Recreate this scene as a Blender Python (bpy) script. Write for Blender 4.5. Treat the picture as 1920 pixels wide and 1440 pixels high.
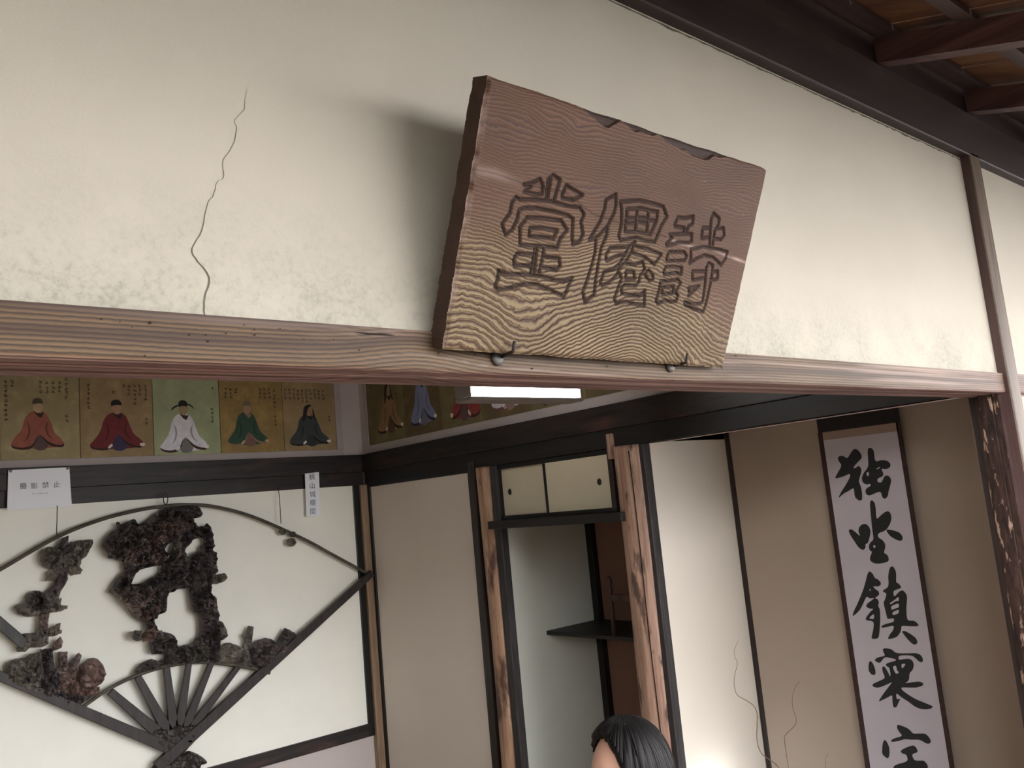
import bpy, bmesh, math, random
import numpy as np
from mathutils import Vector, Matrix, geometry

random.seed(7)
RNG = np.random.default_rng(7)
for o in list(bpy.data.objects):
    bpy.data.objects.remove(o, do_unlink=True)
SC = bpy.context.scene
COL = SC.collection
PI = math.pi

# ------------------------------------------------------------------ camera
EYE = np.array([0.0, 0.0, 1.557])
FPX = 1593.6
YAW, PITCH, ROLL = map(math.radians, (40.794, 7.991, -5.328))


def cam_axes(yaw, pitch, roll):
    f = np.array([math.sin(yaw) * math.cos(pitch), math.cos(yaw) * math.cos(pitch), math.sin(pitch)])
    r = np.array([math.cos(yaw), -math.sin(yaw), 0.0])
    u = np.cross(r, f)
    c, s = math.cos(roll), math.sin(roll)
    return c * r + s * u, -s * r + c * u, f


CR, CU, CF = cam_axes(YAW, PITCH, ROLL)
cam_data = bpy.data.cameras.new('camera')
cam_data.sensor_fit = 'HORIZONTAL'
cam_data.sensor_width = 36.0
cam_data.lens = FPX / 1920.0 * 36.0
cam_data.clip_start = 0.05
cam = bpy.data.objects.new('camera', cam_data)
COL.objects.link(cam)
M = Matrix(((CR[0], CU[0], -CF[0], EYE[0]), (CR[1], CU[1], -CF[1], EYE[1]), (CR[2], CU[2], -CF[2], EYE[2]), (0, 0, 0, 1)))
cam.matrix_world = M
SC.camera = cam

# ------------------------------------------------------------------ world, exposure
world = bpy.data.worlds.new('overcast_sky')
SC.world = world
world.use_nodes = True
bg = world.node_tree.nodes['Background']
bg.inputs['Color'].default_value = (0.97, 0.97, 1.0, 1)
bg.inputs['Strength'].default_value = 4.0
SC.view_settings.view_transform = 'Standard'
SC.view_settings.look = 'None'
SC.view_settings.exposure = 1.6
SC.view_settings.gamma = 1.0
SC.view_settings.use_curve_mapping = False

# ------------------------------------------------------------------ helpers


def ray(px, py):
    return (px - 960.0) * CR - (py - 720.0) * CU + FPX * CF


def onX(px, py, X):
    d = ray(px, py)
    return EYE + d * (X / d[0])


def onY(px, py, Y):
    d = ray(px, py)
    return EYE + d * (Y / d[1])


def onZ(px, py, Z):
    d = ray(px, py)
    return EYE + d * ((Z - EYE[2]) / d[2])


def lin(c):
    c = c / 255.0
    return c / 12.92 if c <= 0.04045 else ((c + 0.055) / 1.055) ** 2.4


def rgb(r, g, b):
    return (lin(r), lin(g), lin(b), 1.0)


def attach(o, parent):
    if parent is not None:
        o.parent = parent
        o.matrix_parent_inverse = Matrix.Translation(-Vector(parent.location))
    return o


def obj(name, verts, faces, m, parent=None, smooth=False, mids=None):
    me = bpy.data.meshes.new(name)
    me.from_pydata([tuple(map(float, v)) for v in verts], [], [tuple(map(int, f)) for f in faces])
    for x in (m if isinstance(m, (list, tuple)) else [m]):
        me.materials.append(x)
    if mids is not None:
        me.polygons.foreach_set('material_index', np.asarray(mids, dtype=np.int32))
    if smooth:
        me.polygons.foreach_set('use_smooth', np.ones(len(me.polygons), dtype=bool))
    me.update()
    o = bpy.data.objects.new(name, me)
    COL.objects.link(o)
    return attach(o, parent)


def bm_obj(name, bm, m, parent=None, smooth=False):
    bmesh.ops.recalc_face_normals(bm, faces=bm.faces)
    me = bpy.data.meshes.new(name)
    bm.to_mesh(me)
    bm.free()
    me.materials.append(m)
    if smooth:
        me.polygons.foreach_set('use_smooth', np.ones(len(me.polygons), dtype=bool))
    o = bpy.data.objects.new(name, me)
    COL.objects.link(o)
    return attach(o, parent)


def add_box(bm, lo, hi, bevel=0.0):
    r = bmesh.ops.create_cube(bm, size=1.0)
    vs = r['verts']
    for v in vs:
        v.co = Vector([lo[i] + (v.co[i] + 0.5) * (hi[i] - lo[i]) for i in range(3)])
    if bevel > 0:
        es = list({e for v in vs for e in v.link_edges})
        bmesh.ops.bevel(bm, geom=es, offset=bevel, segments=2, affect='EDGES', profile=0.5)


def box(name, lo, hi, m, parent=None, bevel=0.0):
    bm = bmesh.new()
    add_box(bm, lo, hi, bevel)
    return bm_obj(name, bm, m, parent)


def tube(name, pts, rad, m, parent=None, n=8, rads=None):
    pts = [Vector(p) for p in pts]
    V, Fc = [], []
    up = Vector((0.3, 0.2, 0.93))
    for i, p in enumerate(pts):
        t = (pts[min(i + 1, len(pts) - 1)] - pts[max(i - 1, 0)]).normalized()
        a = t.cross(up)
        if a.length < 1e-4:
            a = t.cross(Vector((1, 0, 0)))
        a.normalize()
        b = t.cross(a)
        r = rads[i] if rads else rad
        for k in range(n):
            V.append(p + (a * math.cos(2 * PI * k / n) + b * math.sin(2 * PI * k / n)) * r)
    for i in range(len(pts) - 1):
        for k in range(n):
            Fc.append((i * n + k, i * n + (k + 1) % n, (i + 1) * n + (k + 1) % n, (i + 1) * n + k))
    Fc.append(tuple(range(n))[::-1])
    Fc.append(tuple(range((len(pts) - 1) * n, len(pts) * n)))
    return obj(name, V, Fc, m, parent, smooth=True)


def smooth_path(pts, sub=6):
    """Catmull-Rom through points"""
    P = [np.array(p, float) for p in pts]
    P = [2 * P[0] - P[1]] + P + [2 * P[-1] - P[-2]]
    out = []
    for i in range(1, len(P) - 2):
        for k in range(sub):
            t = k / sub
            a, b, c, d = P[i - 1], P[i], P[i + 1], P[i + 2]
            out.append(0.5 * ((2 * b) + (-a + c) * t + (2 * a - 5 * b + 4 * c - d) * t * t + (-a + 3 * b - 3 * c + d) * t ** 3))
    out.append(P[-2])
    return out


def thing(name, label, cat, loc=(0, 0, 0), group=None):
    o = bpy.data.objects.new(name, None)
    o.empty_display_size = 0.05
    COL.objects.link(o)
    o.location = loc
    return tag(o, label, cat, group)


def tag(o, label, cat, group=None):
    o['label'] = label
    o['category'] = cat
    if group:
        o['group'] = group
    return o


def struct(o, label=None):
    o['kind'] = 'structure'
    if label:
        o['label'] = label
    return o


def root_struct(name, label, loc=(0, 0, 0)):
    o = bpy.data.objects.new(name, None)
    o.empty_display_size = 0.05
    COL.objects.link(o)
    o.location = loc
    return struct(o, label)


def inside(poly, x, y):
    """even-odd test, arrays"""
    x = np.asarray(x, float)
    y = np.asarray(y, float)
    res = np.zeros(x.shape, bool)
    n = len(poly)
    for i in range(n):
        x1, y1 = poly[i]
        x2, y2 = poly[(i + 1) % n]
        if y1 == y2:
            continue
        c = ((y1 > y) != (y2 > y)) & (x < (x2 - x1) * (y - y1) / (y2 - y1) + x1)
        res ^= c
    return res


def seg_dist(poly, x, y, closed=True):
    x = np.asarray(x, float)
    y = np.asarray(y, float)
    d = np.full(x.shape, 1e9)
    n = len(poly)
    for i in range(n if closed else n - 1):
        x1, y1 = poly[i]
        x2, y2 = poly[(i + 1) % n]
        dx, dy = x2 - x1, y2 - y1
        L = dx * dx + dy * dy + 1e-12
        t = np.clip(((x - x1) * dx + (y - y1) * dy) / L, 0, 1)
        d = np.minimum(d, np.hypot(x - x1 - t * dx, y - y1 - t * dy))
    return d


def densify(poly, step):
    out = []
    n = len(poly)
    for i in range(n):
        a, b = np.array(poly[i], float), np.array(poly[(i + 1) % n], float)
        k = max(1, int(np.hypot(*(b - a)) / step))
        for j in range(k):
            out.append(tuple(a + (b - a) * j / k))
    return out


def rounded(poly, it=2):
    """Chaikin corner cutting"""
    for _ in range(it):
        q = []
        n = len(poly)
        for i in range(n):
            a, b = np.array(poly[i], float), np.array(poly[(i + 1) % n], float)
            q.append(tuple(a * 0.78 + b * 0.22))
            q.append(tuple(a * 0.22 + b * 0.78))
        poly = q
    return poly


def triangulate(poly, holes=(), extra=()):
    """2-D constrained triangulation -> (points, triangles, boundary edges)"""
    pts, edges = [], []
    for loop in [poly] + list(holes):
        s = len(pts)
        pts += [Vector((float(p[0]), float(p[1]))) for p in loop]
        n = len(loop)
        edges += [(s + i, s + (i + 1) % n) for i in range(n)]
    pts += [Vector((float(p[0]), float(p[1]))) for p in extra]
    r = geometry.delaunay_2d_cdt(pts, edges, [], 0, 1e-6)
    V = np.array([(v.x, v.y) for v in r[0]])
    T = np.array([f for f in r[2] if len(f) == 3])
    c = V[T].mean(axis=1)
    keep = inside(poly, c[:, 0], c[:, 1])
    for h in holes:
        keep &= ~inside(h, c[:, 0], c[:, 1])
    T = T[keep]
    cnt = {}
    for t in T:
        for i in range(3):
            a, b = int(t[i]), int(t[(i + 1) % 3])
            cnt.setdefault((min(a, b), max(a, b)), []).append((a, b))
    bnd = [v[0] for v in cnt.values() if len(v) == 1]
    return V, T, bnd


def flat_shape(name, poly, holes, place, m, parent=None):
    """thin flat print: 2-D polygon put on a surface by place(a, b)"""
    V, T, _ = triangulate(poly, holes)
    return obj(name, [place(a, b) for a, b in V], T, m, parent)


# ------------------------------------------------------------------ materials
def new_mat(name, rough=0.7):
    m = bpy.data.materials.new(name)
    m.use_nodes = True
    nt = m.node_tree
    b = nt.nodes['Principled BSDF']
    b.inputs['Roughness'].default_value = rough
    b.inputs['Specular IOR Level'].default_value = 0.35
    return m, nt, b


def N(nt, kind, **kw):
    n = nt.nodes.new(kind)
    for k, v in kw.items():
        if k in n.inputs:
            n.inputs[k].default_value = v
        else:
            setattr(n, k, v)
    return n


def ramp(nt, stops):
    r = nt.nodes.new('ShaderNodeValToRGB')
    el = r.color_ramp.elements
    while len(el) < len(stops):
        el.new(0.5)
    for e, (p, c) in zip(el, stops):
        e.position = p
        e.color = c
    return r


def coords(nt, scale=(1, 1, 1)):
    tc = N(nt, 'ShaderNodeTexCoord')
    mp = N(nt, 'ShaderNodeMapping')
    mp.inputs['Scale'].default_value = scale
    nt.links.new(tc.outputs['Object'], mp.inputs['Vector'])
    return mp.outputs['Vector']


def bump(nt, b, height, strength, dist=0.002):
    bp = N(nt, 'ShaderNodeBump')
    bp.inputs['Strength'].default_value = strength
    bp.inputs['Distance'].default_value = dist
    nt.links.new(height, bp.inputs['Height'])
    nt.links.new(bp.outputs['Normal'], b.inputs['Normal'])


def mat_plain(name, c, rough=0.6, var=0.06, scale=6.0, bump_s=0.0, bump_scale=200.0):
    m, nt, b = new_mat(name, rough)
    no = N(nt, 'ShaderNodeTexNoise', Scale=scale, Detail=4.0)
    nt.links.new(coords(nt), no.inputs['Vector'])
    r = ramp(nt, [(0.3, tuple(x * (1 - var) for x in c[:3]) + (1,)), (0.7, tuple(min(1, x * (1 + var)) for x in c[:3]) + (1,))])
    nt.links.new(no.outputs['Fac'], r.inputs['Fac'])
    nt.links.new(r.outputs['Color'], b.inputs['Base Color'])
    if bump_s > 0:
        n2 = N(nt, 'ShaderNodeTexNoise', Scale=bump_scale, Detail=3.0)
        nt.links.new(coords(nt), n2.inputs['Vector'])
        bump(nt, b, n2.outputs['Fac'], bump_s)
    return m


def mat_wood(name, light, dark, axis='z', rings=28.0, stretch=0.06, rough=0.6, extra=None, bump_s=0.25, contrast=(0.35, 0.65), streak=None):
    """wood whose grain runs along an axis: stretched noise bands + fine fibres"""
    m, nt, b = new_mat(name, rough)
    sc = {'x': (stretch, 1, 1), 'y': (1, stretch, 1), 'z': (1, 1, stretch)}[axis]
    v = coords(nt, sc)
    n1 = N(nt, 'ShaderNodeTexNoise', Scale=rings, Detail=5.0, Roughness=0.65, Distortion=0.6)
    nt.links.new(v, n1.inputs['Vector'])
    r = ramp(nt, [(contrast[0], dark), (contrast[1], light)])
    nt.links.new(n1.outputs['Fac'], r.inputs['Fac'])
    col = r.outputs['Color']
    n2 = N(nt, 'ShaderNodeTexNoise', Scale=rings * 7, Detail=3.0)
    nt.links.new(v, n2.inputs['Vector'])
    mx = N(nt, 'ShaderNodeMix', data_type='RGBA', blend_type='MULTIPLY')
    mx.inputs[0].default_value = 0.55
    r2 = ramp(nt, [(0.3, (0.55, 0.55, 0.55, 1)), (0.65, (1, 1, 1, 1))])
    nt.links.new(n2.outputs['Fac'], r2.inputs['Fac'])
    nt.links.new(col, mx.inputs[6])
    nt.links.new(r2.outputs['Color'], mx.inputs[7])
    col = mx.outputs[2]
    if extra:  # blotches of another tone
        n3 = N(nt, 'ShaderNodeTexNoise', Scale=extra[1], Detail=4.0, Roughness=0.6)
        sc3 = {'x': (0.3, 1, 1), 'y': (1, 0.3, 1), 'z': (1, 1, 0.3)}[axis]
        nt.links.new(coords(nt, sc3), n3.inputs['Vector'])
        r3 = ramp(nt, [(extra[2], (0, 0, 0, 1)), (extra[3], (1, 1, 1, 1))])
        nt.links.new(n3.outputs['Fac'], r3.inputs['Fac'])
        m2 = N(nt, 'ShaderNodeMix', data_type='RGBA')
        nt.links.new(r3.outputs['Color'], m2.inputs[0])
        nt.links.new(col, m2.inputs[6])
        m2.inputs[7].default_value = extra[0]
        col = m2.outputs[2]
    nt.links.new(col, b.inputs['Base Color'])
    bump(nt, b, n2.outputs['Fac'], bump_s, 0.001)
    return m


def mat_phase(name, stops_lo, stops_hi, duty=0.5, rough=0.62):
    """wood whose growth rings follow the vertex attribute 'phase'; 'tone' blends two palettes;
    'dirt' and 'pale' carry soot in the cuts and scuffed fibres"""
    m, nt, b = new_mat(name, rough)
    ph = N(nt, 'ShaderNodeAttribute', attribute_name='phase')
    tone = N(nt, 'ShaderNodeAttribute', attribute_name='tone')
    dirt = N(nt, 'ShaderNodeAttribute', attribute_name='dirt')
    pale = N(nt, 'ShaderNodeAttribute', attribute_name='pale')
    nz = N(nt, 'ShaderNodeTexNoise', Scale=150.0, Detail=3.0)
    nt.links.new(coords(nt, (0.6, 1, 1)), nz.inputs['Vector'])
    ma = N(nt, 'ShaderNodeMath', operation='MULTIPLY_ADD')
    ma.inputs[1].default_value = 0.35
    nt.links.new(nz.outputs['Fac'], ma.inputs[0])
    nt.links.new(ph.outputs['Fac'], ma.inputs[2])
    fr = N(nt, 'ShaderNodeMath', operation='FRACT')
    nt.links.new(ma.outputs[0], fr.inputs[0])
    r1 = ramp(nt, stops_lo)
    r2 = ramp(nt, stops_hi)
    nt.links.new(fr.outputs[0], r1.inputs['Fac'])
    nt.links.new(fr.outputs[0], r2.inputs['Fac'])
    mx = N(nt, 'ShaderNodeMix', data_type='RGBA')
    nt.links.new(tone.outputs['Fac'], mx.inputs[0])
    nt.links.new(r1.outputs['Color'], mx.inputs[6])
    nt.links.new(r2.outputs['Color'], mx.inputs[7])
    # broad stains
    n2 = N(nt, 'ShaderNodeTexNoise', Scale=7.0, Detail=4.0)
    nt.links.new(coords(nt, (0.7, 1, 1.3)), n2.inputs['Vector'])
    r3 = ramp(nt, [(0.3, (0.72, 0.66, 0.64, 1)), (0.7, (1.08, 1.06, 1.04, 1))])
    nt.links.new(n2.outputs['Fac'], r3.inputs['Fac'])
    mu = N(nt, 'ShaderNodeMix', data_type='RGBA', blend_type='MULTIPLY')
    mu.inputs[0].default_value = 0.8
    nt.links.new(mx.outputs[2], mu.inputs[6])
    nt.links.new(r3.outputs['Color'], mu.inputs[7])
    mp = N(nt, 'ShaderNodeMix', data_type='RGBA')
    nt.links.new(pale.outputs['Fac'], mp.inputs[0])
    nt.links.new(mu.outputs[2], mp.inputs[6])
    mp.inputs[7].default_value = rgb(190, 165, 155)
    md = N(nt, 'ShaderNodeMix', data_type='RGBA')
    nt.links.new(dirt.outputs['Fac'], md.inputs[0])
    nt.links.new(mp.outputs[2], md.inputs[6])
    md.inputs[7].default_value = rgb(46, 29, 22)
    nt.links.new(md.outputs[2], b.inputs['Base Color'])
    bump(nt, b, fr.outputs[0], 0.12, 0.001)
    return m


def mat_plaster(name, base, mold=True):
    m, nt, b = new_mat(name, 0.85)
    v = coords(nt)
    n1 = N(nt, 'ShaderNodeTexNoise', Scale=3.0, Detail=5.0)
    nt.links.new(v, n1.inputs['Vector'])
    r = ramp(nt, [(0.3, tuple(c * 0.93 for c in base[:3]) + (1,)), (0.7, base)])
    nt.links.new(n1.outputs['Fac'], r.inputs['Fac'])
    col = r.outputs['Color']
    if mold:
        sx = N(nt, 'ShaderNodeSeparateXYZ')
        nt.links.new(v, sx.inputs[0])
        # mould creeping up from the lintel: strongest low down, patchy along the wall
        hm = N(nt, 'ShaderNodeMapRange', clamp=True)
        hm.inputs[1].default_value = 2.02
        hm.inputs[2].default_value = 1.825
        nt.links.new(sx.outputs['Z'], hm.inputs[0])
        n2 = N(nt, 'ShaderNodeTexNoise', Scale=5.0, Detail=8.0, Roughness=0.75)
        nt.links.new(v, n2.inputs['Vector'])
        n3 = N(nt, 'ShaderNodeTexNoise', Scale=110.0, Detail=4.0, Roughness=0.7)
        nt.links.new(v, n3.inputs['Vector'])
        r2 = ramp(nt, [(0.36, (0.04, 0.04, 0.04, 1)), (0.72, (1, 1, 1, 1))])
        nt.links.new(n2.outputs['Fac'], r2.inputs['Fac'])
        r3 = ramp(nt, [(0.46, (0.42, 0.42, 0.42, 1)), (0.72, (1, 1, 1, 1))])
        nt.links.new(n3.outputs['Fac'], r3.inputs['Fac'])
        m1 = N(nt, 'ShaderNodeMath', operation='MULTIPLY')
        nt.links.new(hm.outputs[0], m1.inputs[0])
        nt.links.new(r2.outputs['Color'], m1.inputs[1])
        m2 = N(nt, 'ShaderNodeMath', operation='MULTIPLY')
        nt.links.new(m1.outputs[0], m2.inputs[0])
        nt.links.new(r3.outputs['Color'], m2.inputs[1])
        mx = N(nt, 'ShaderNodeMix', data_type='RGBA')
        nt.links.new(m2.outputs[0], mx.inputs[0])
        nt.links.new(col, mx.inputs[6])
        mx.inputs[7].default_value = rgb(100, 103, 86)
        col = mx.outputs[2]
    nt.links.new(col, b.inputs['Base Color'])
    n4 = N(nt, 'ShaderNodeTexNoise', Scale=260.0, Detail=5.0, Roughness=0.7)
    nt.links.new(v, n4.inputs['Vector'])
    bump(nt, b, n4.outputs['Fac'], 0.35, 0.002)
    return m


M_PLASTER = mat_plaster('cream_plaster', rgb(188, 180, 165))
M_INNER = mat_plaster('inner_plaster', rgb(196, 186, 182), mold=False)
M_PAPER_BACK = mat_plain('panel_paper', rgb(246, 245, 234), 0.8, 0.02)
M_PAPER_DOOR = mat_plain('door_paper', rgb(224, 212, 202), 0.85, 0.03, 2.0)
M_PAPER_CUP = mat_plain('cupboard_paper', rgb(206, 196, 172), 0.85, 0.03)
M_ALCOVE_SIDE = mat_plain('alcove_side_paper', rgb(226, 218, 204), 0.85, 0.03, 2.0)
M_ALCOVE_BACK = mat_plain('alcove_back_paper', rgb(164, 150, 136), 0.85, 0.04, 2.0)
M_CLOSET_SIDE = mat_plain('closet_side_paper', rgb(196, 198, 188), 0.85, 0.03, 2.0)
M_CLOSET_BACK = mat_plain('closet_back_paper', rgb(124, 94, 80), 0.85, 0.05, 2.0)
M_LACQUER = mat_plain('black_lacquer', rgb(24, 23, 22), 0.35, 0.1)
M_DARKWOOD = mat_wood('smoked_dark_wood', rgb(52, 44, 42), rgb(26, 23, 22), 'x', 26, 0.08, 0.5, extra=(rgb(84, 56, 50), 9.0, 0.55, 0.75))
M_DARKWOOD_Y = mat_wood('smoked_dark_wood_cross', rgb(52, 44, 42), rgb(26, 23, 22), 'y', 26, 0.08, 0.5, extra=(rgb(88, 54, 46), 7.0, 0.5, 0.75))
M_KAMOI_Y = mat_wood('dark_rail_wood', rgb(38, 34, 33), rgb(26, 24, 23), 'y', 20, 0.05, 0.55)
M_DARKWOOD_Z = mat_wood('smoked_dark_post_wood', rgb(62, 50, 46), rgb(32, 27, 25), 'z', 26, 0.06, 0.5)
M_STRIP = mat_wood('greyed_post_strip', rgb(74, 70, 70), rgb(46, 44, 44), 'z', 24, 0.08, 0.6)
M_LOG = mat_wood('peeled_log', rgb(206, 170, 140), rgb(146, 110, 88), 'z', 24, 0.05, 0.45, extra=(rgb(84, 60, 50), 10.0, 0.52, 0.62))
M_LOG_BIG = mat_wood('weathered_alcove_log', rgb(202, 168, 146), rgb(146, 112, 94), 'z', 26, 0.06, 0.5, extra=(rgb(92, 72, 64), 16.0, 0.56, 0.64))
M_CORNER = mat_wood('pale_corner_post', rgb(168, 142, 116), rgb(134, 108, 86), 'z', 30, 0.05, 0.6)
M_EAVE = mat_wood('eave_beam_wood', rgb(62, 46, 44), rgb(42, 31, 30), 'x', 14, 0.05, 0.5, bump_s=0.15)
M_RAFTER = mat_wood('rafter_wood', rgb(108, 76, 70), rgb(66, 46, 43), 'y', 18, 0.05, 0.5, bump_s=0.15)
M_BATTEN = mat_wood('batten_wood', rgb(88, 72, 70), rgb(66, 52, 50), 'x', 18, 0.05, 0.5, bump_s=0.15)
M_BOARD = mat_wood('ceiling_board_wood', rgb(124, 84, 54), rgb(76, 48, 34), 'y', 12, 0.08, 0.6, bump_s=0.15)
M_BARK = mat_wood('barked_edge', rgb(92, 68, 60), rgb(46, 34, 31), 'z', 50, 0.2, 0.7, extra=(rgb(196, 166, 146), 48.0, 0.59, 0.64), bump_s=0.6)
M_POST = mat_wood('smooth_post', rgb(112, 88, 86), rgb(84, 62, 60), 'z', 16, 0.03, 0.35, bump_s=0.1)
M_POST_FRONT = mat_wood('post_front', rgb(112, 92, 72), rgb(62, 48, 39), 'z', 40, 0.04, 0.6)
M_TATAMI = mat_plain('tatami', rgb(140, 124, 98), 0.8, 0.08, 30)
M_VERANDA = mat_wood('veranda_boards', rgb(96, 74, 58), rgb(66, 49, 38), 'x', 14, 0.05, 0.4)
M_SAND = mat_plain('garden_sand', rgb(72, 70, 64), 0.9, 0.06, 3)  # darkened so the unseen ground throws less light up the wall
M_GAP = mat_plain('crack_shadow_gap', rgb(92, 86, 74), 0.9, 0.2, 40)
M_IRON = mat_plain('rusted_iron', rgb(46, 38, 34), 0.55, 0.25, 60)
M_LEAD = mat_plain('grey_washer', rgb(74, 70, 66), 0.5, 0.2, 60)
M_INK = mat_plain('ink', rgb(34, 34, 36), 0.7, 0.12, 60)
M_PRINT = mat_plain('printed_grey', rgb(104, 112, 128), 0.7, 0.02)
M_PRINT_FAINT = mat_plain('printed_faint', rgb(178, 186, 198), 0.7, 0.02)
M_SHEET = mat_plain('notice_paper', rgb(246, 249, 255), 0.6, 0.01)
M_SCROLL_PAPER = mat_plain('scroll_paper', rgb(186, 180, 186), 0.8, 0.03, 8)
M_SCROLL_BAND = mat_plain('scroll_beige_silk', rgb(150, 130, 116), 0.8, 0.06, 40)
M_SCROLL_DARK = mat_plain('scroll_dark_brocade', rgb(38, 34, 34), 0.8, 0.25, 60)
M_SCROLL_EDGE = mat_plain('scroll_brown_brocade', rgb(56, 38, 34), 0.8, 0.3, 60)
M_FRAME_LILAC = mat_plain('frieze_frame', rgb(176, 166, 164), 0.7, 0.04)
M_CARVE_ARC = mat_wood('fan_rail', rgb(96, 92, 80), rgb(66, 62, 54), 'x', 30, 0.2, 0.6)
M_RIB = mat_wood('fan_rib', rgb(58, 50, 46), rgb(34, 30, 28), 'z', 30, 0.15, 0.45)
M_BULB = None


def mat_carve(name, a, b_, c):
    m, nt, b = new_mat(name, 0.6)
    v = coords(nt)
    n1 = N(nt, 'ShaderNodeTexNoise', Scale=16.0, Detail=5.0, Roughness=0.65)
    nt.links.new(v, n1.inputs['Vector'])
    r = ramp(nt, [(0.30, a), (0.45, b_), (0.60, c)])  # lightest stop stands in for highlights on the carved facets
    nt.links.new(n1.outputs['Fac'], r.inputs['Fac'])
    nt.links.new(r.outputs['Color'], b.inputs['Base Color'])
    n2 = N(nt, 'ShaderNodeTexNoise', Scale=70.0, Detail=4.0)
    nt.links.new(v, n2.inputs['Vector'])
    bump(nt, b, n2.outputs['Fac'], 0.6, 0.004)
    return m


M_CARVE_DARK = mat_carve('carved_black_wood', rgb(38, 35, 36), rgb(62, 56, 56), rgb(98, 88, 87))
M_CARVE_BROWN = mat_carve('carved_brown_wood', rgb(56, 47, 45), rgb(96, 82, 77), rgb(136, 118, 113))
M_CARVE_GREY = mat_carve('carved_grey_wood', rgb(58, 56, 52), rgb(90, 85, 78), rgb(122, 116, 106))
M_CARVE_RED = mat_carve('carved_reddish_wood', rgb(76, 60, 55), rgb(104, 84, 76), rgb(132, 108, 100))

# ------------------------------------------------------------------ main dimensions
YF = 1.03       # plaster of the front wall
YB = 4.73       # back wall
XR = 2.78       # right wall of the inner room
ZK = 1.760      # underside of the front lintel
ZN0, ZN1, ZN2 = 1.760, 1.842, 1.950   # rail bottom, board bottom, board top in the inner room

BLOCKER_X, BLOCKER_W, BLOCKER_H = -2.6, 3.75, 3.0
# ------------------------------------------------------------------ ground and floors
struct(box('ground', (-14, -14, -0.62), (16, 14, -0.52), M_SAND), 'raked garden sand, darkened to bounce less light')
struct(box('floor', (-1.9, 1.12, -0.1), (3.5, 4.9, 0.0), M_TATAMI), 'straw matting of the inner room')
struct(box('wall_veranda_blocker', (-2.02, -1.3, -0.14), (-1.9, YF, 2.75), M_PLASTER), 'plaster wall added at the left end of the veranda to block light')  # unseen wall added to keep out light from the left
struct(box('floor', (-1.9, -0.55, -0.14), (9.0, 1.12, -0.04), M_VERANDA), 'boards of the veranda')

# clipped hedge added out of view to cut sky light on the veranda
hb = bmesh.new()
bmesh.ops.create_grid(hb, x_segments=60, y_segments=24, size=1.0)
for v in hb.verts:
    x_, t_ = v.co.x, (v.co.y + 1) * 0.5
    an = t_ * PI
    jx = 0.12 * math.sin(x_ * 31 + an * 5) + 0.09 * math.sin(x_ * 57 + an * 11)
    v.co = Vector((BLOCKER_X + x_ * BLOCKER_W, -3.2 + (0.55 + 0.3 * jx) * math.cos(an), -0.55 + BLOCKER_H * (math.sin(an) ** 0.45) * (1 + 0.08 * jx)))
blocker = bm_obj('blocker', hb, mat_plain('blocker_leaves', rgb(66, 68, 56), 0.9, 0.4, 14, 1.0, 60), None, True)
blocker['kind'] = 'structure'
blocker['label'] = 'clipped dark green hedge added out of view to block sky light from the front left'

# ------------------------------------------------------------------ walls
wf = struct(box('wall_front', (-1.9, YF, ZK + 0.055), (2.95, YF + 0.07, 2.75), M_PLASTER), 'cream plaster wall above the front lintel')
struct(box('wall_front', (2.98, YF, ZK + 0.055), (9.0, YF + 0.07, 2.75), M_PLASTER), 'cream plaster wall beyond the right post')
struct(box('wall_front', (2.985, YF + 0.02, -0.1), (9.0, YF + 0.07, ZK + 0.01), M_PLASTER), 'bright plaster below the lintel beyond the right post')
# crack in the plaster: a ragged sunken line
crk = [(462, 168), (459, 190), (457, 206), (440, 226), (443, 240), (437, 272), (420, 298), (417, 310), (420, 332), (407, 342), (400, 367), (389, 381), (379, 430), (361, 465), (366, 484), (392, 520), (384, 558), (383, 590)]
wid = [.4, .6, 1.3, .9, 1.1, 1.5, 1.3, 1.2, 1.5, 1.2, 1.6, 1.5, 2.0, 2.4, 2.8, 3.4, 3.2, 2.2]
L_, R_ = [], []
pp = smooth_path(crk, 4)
ww = np.interp(np.linspace(0, len(wid) - 1, len(pp)), range(len(wid)), wid)
for i, p in enumerate(pp):
    j = RNG.uniform(-0.9, 0.9)
    L_.append(onY(p[0] - ww[i] * 0.5 + j, p[1], YF - 0.0006))
    R_.append(onY(p[0] + ww[i] * 0.5 + j, p[1], YF - 0.0006))
n_ = len(pp)
obj('crack', L_ + R_, [(i, i + 1, n_ + i + 1, n_ + i) for i in range(n_ - 1)], M_GAP, wf)
# shrinkage gap where the plaster meets the eave beam
g1 = []
for i in range(120):
    X = 0.9 + i * 0.018
    t_ = 0.0015 + 0.0022 * abs(RNG.normal())
    g1.append((X, YF - 0.0008, 2.540 - RNG.uniform(0, .0015), t_))
V = [(x, y, z - t) for x, y, z, t in g1] + [(x, y, z + .001) for x, y, z, t in g1]
obj('shrinkage_gap', V, [(i, i + 1, 120 + i + 1, 120 + i) for i in range(119)], M_GAP, wf)

struct(box('wall_back', (-1.9, YB, -0.05), (3.5, YB + 0.12, 2.55), M_INNER), 'back wall of the inner room')
struct(box('wall_left', (-2.02, 1.12, -0.05), (-1.9, 4.85, 2.55), M_PLASTER), 'left wall of the inner room')
struct(box('wall_right', (XR, 1.12, ZN0), (XR + 0.1, YB, 2.55), M_INNER), 'wall above the alcoves')
struct(box('wall_right', (XR + 0.02, 3.44, -0.05), (XR + 0.1, YB, ZN0), M_INNER), 'wall behind the sliding door')
struct(box('ceiling', (-1.9, YF + 0.07, 2.5), (3.5, YB, 2.56), M_DARKWOOD_Y), 'board ceiling of the inner room')
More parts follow.
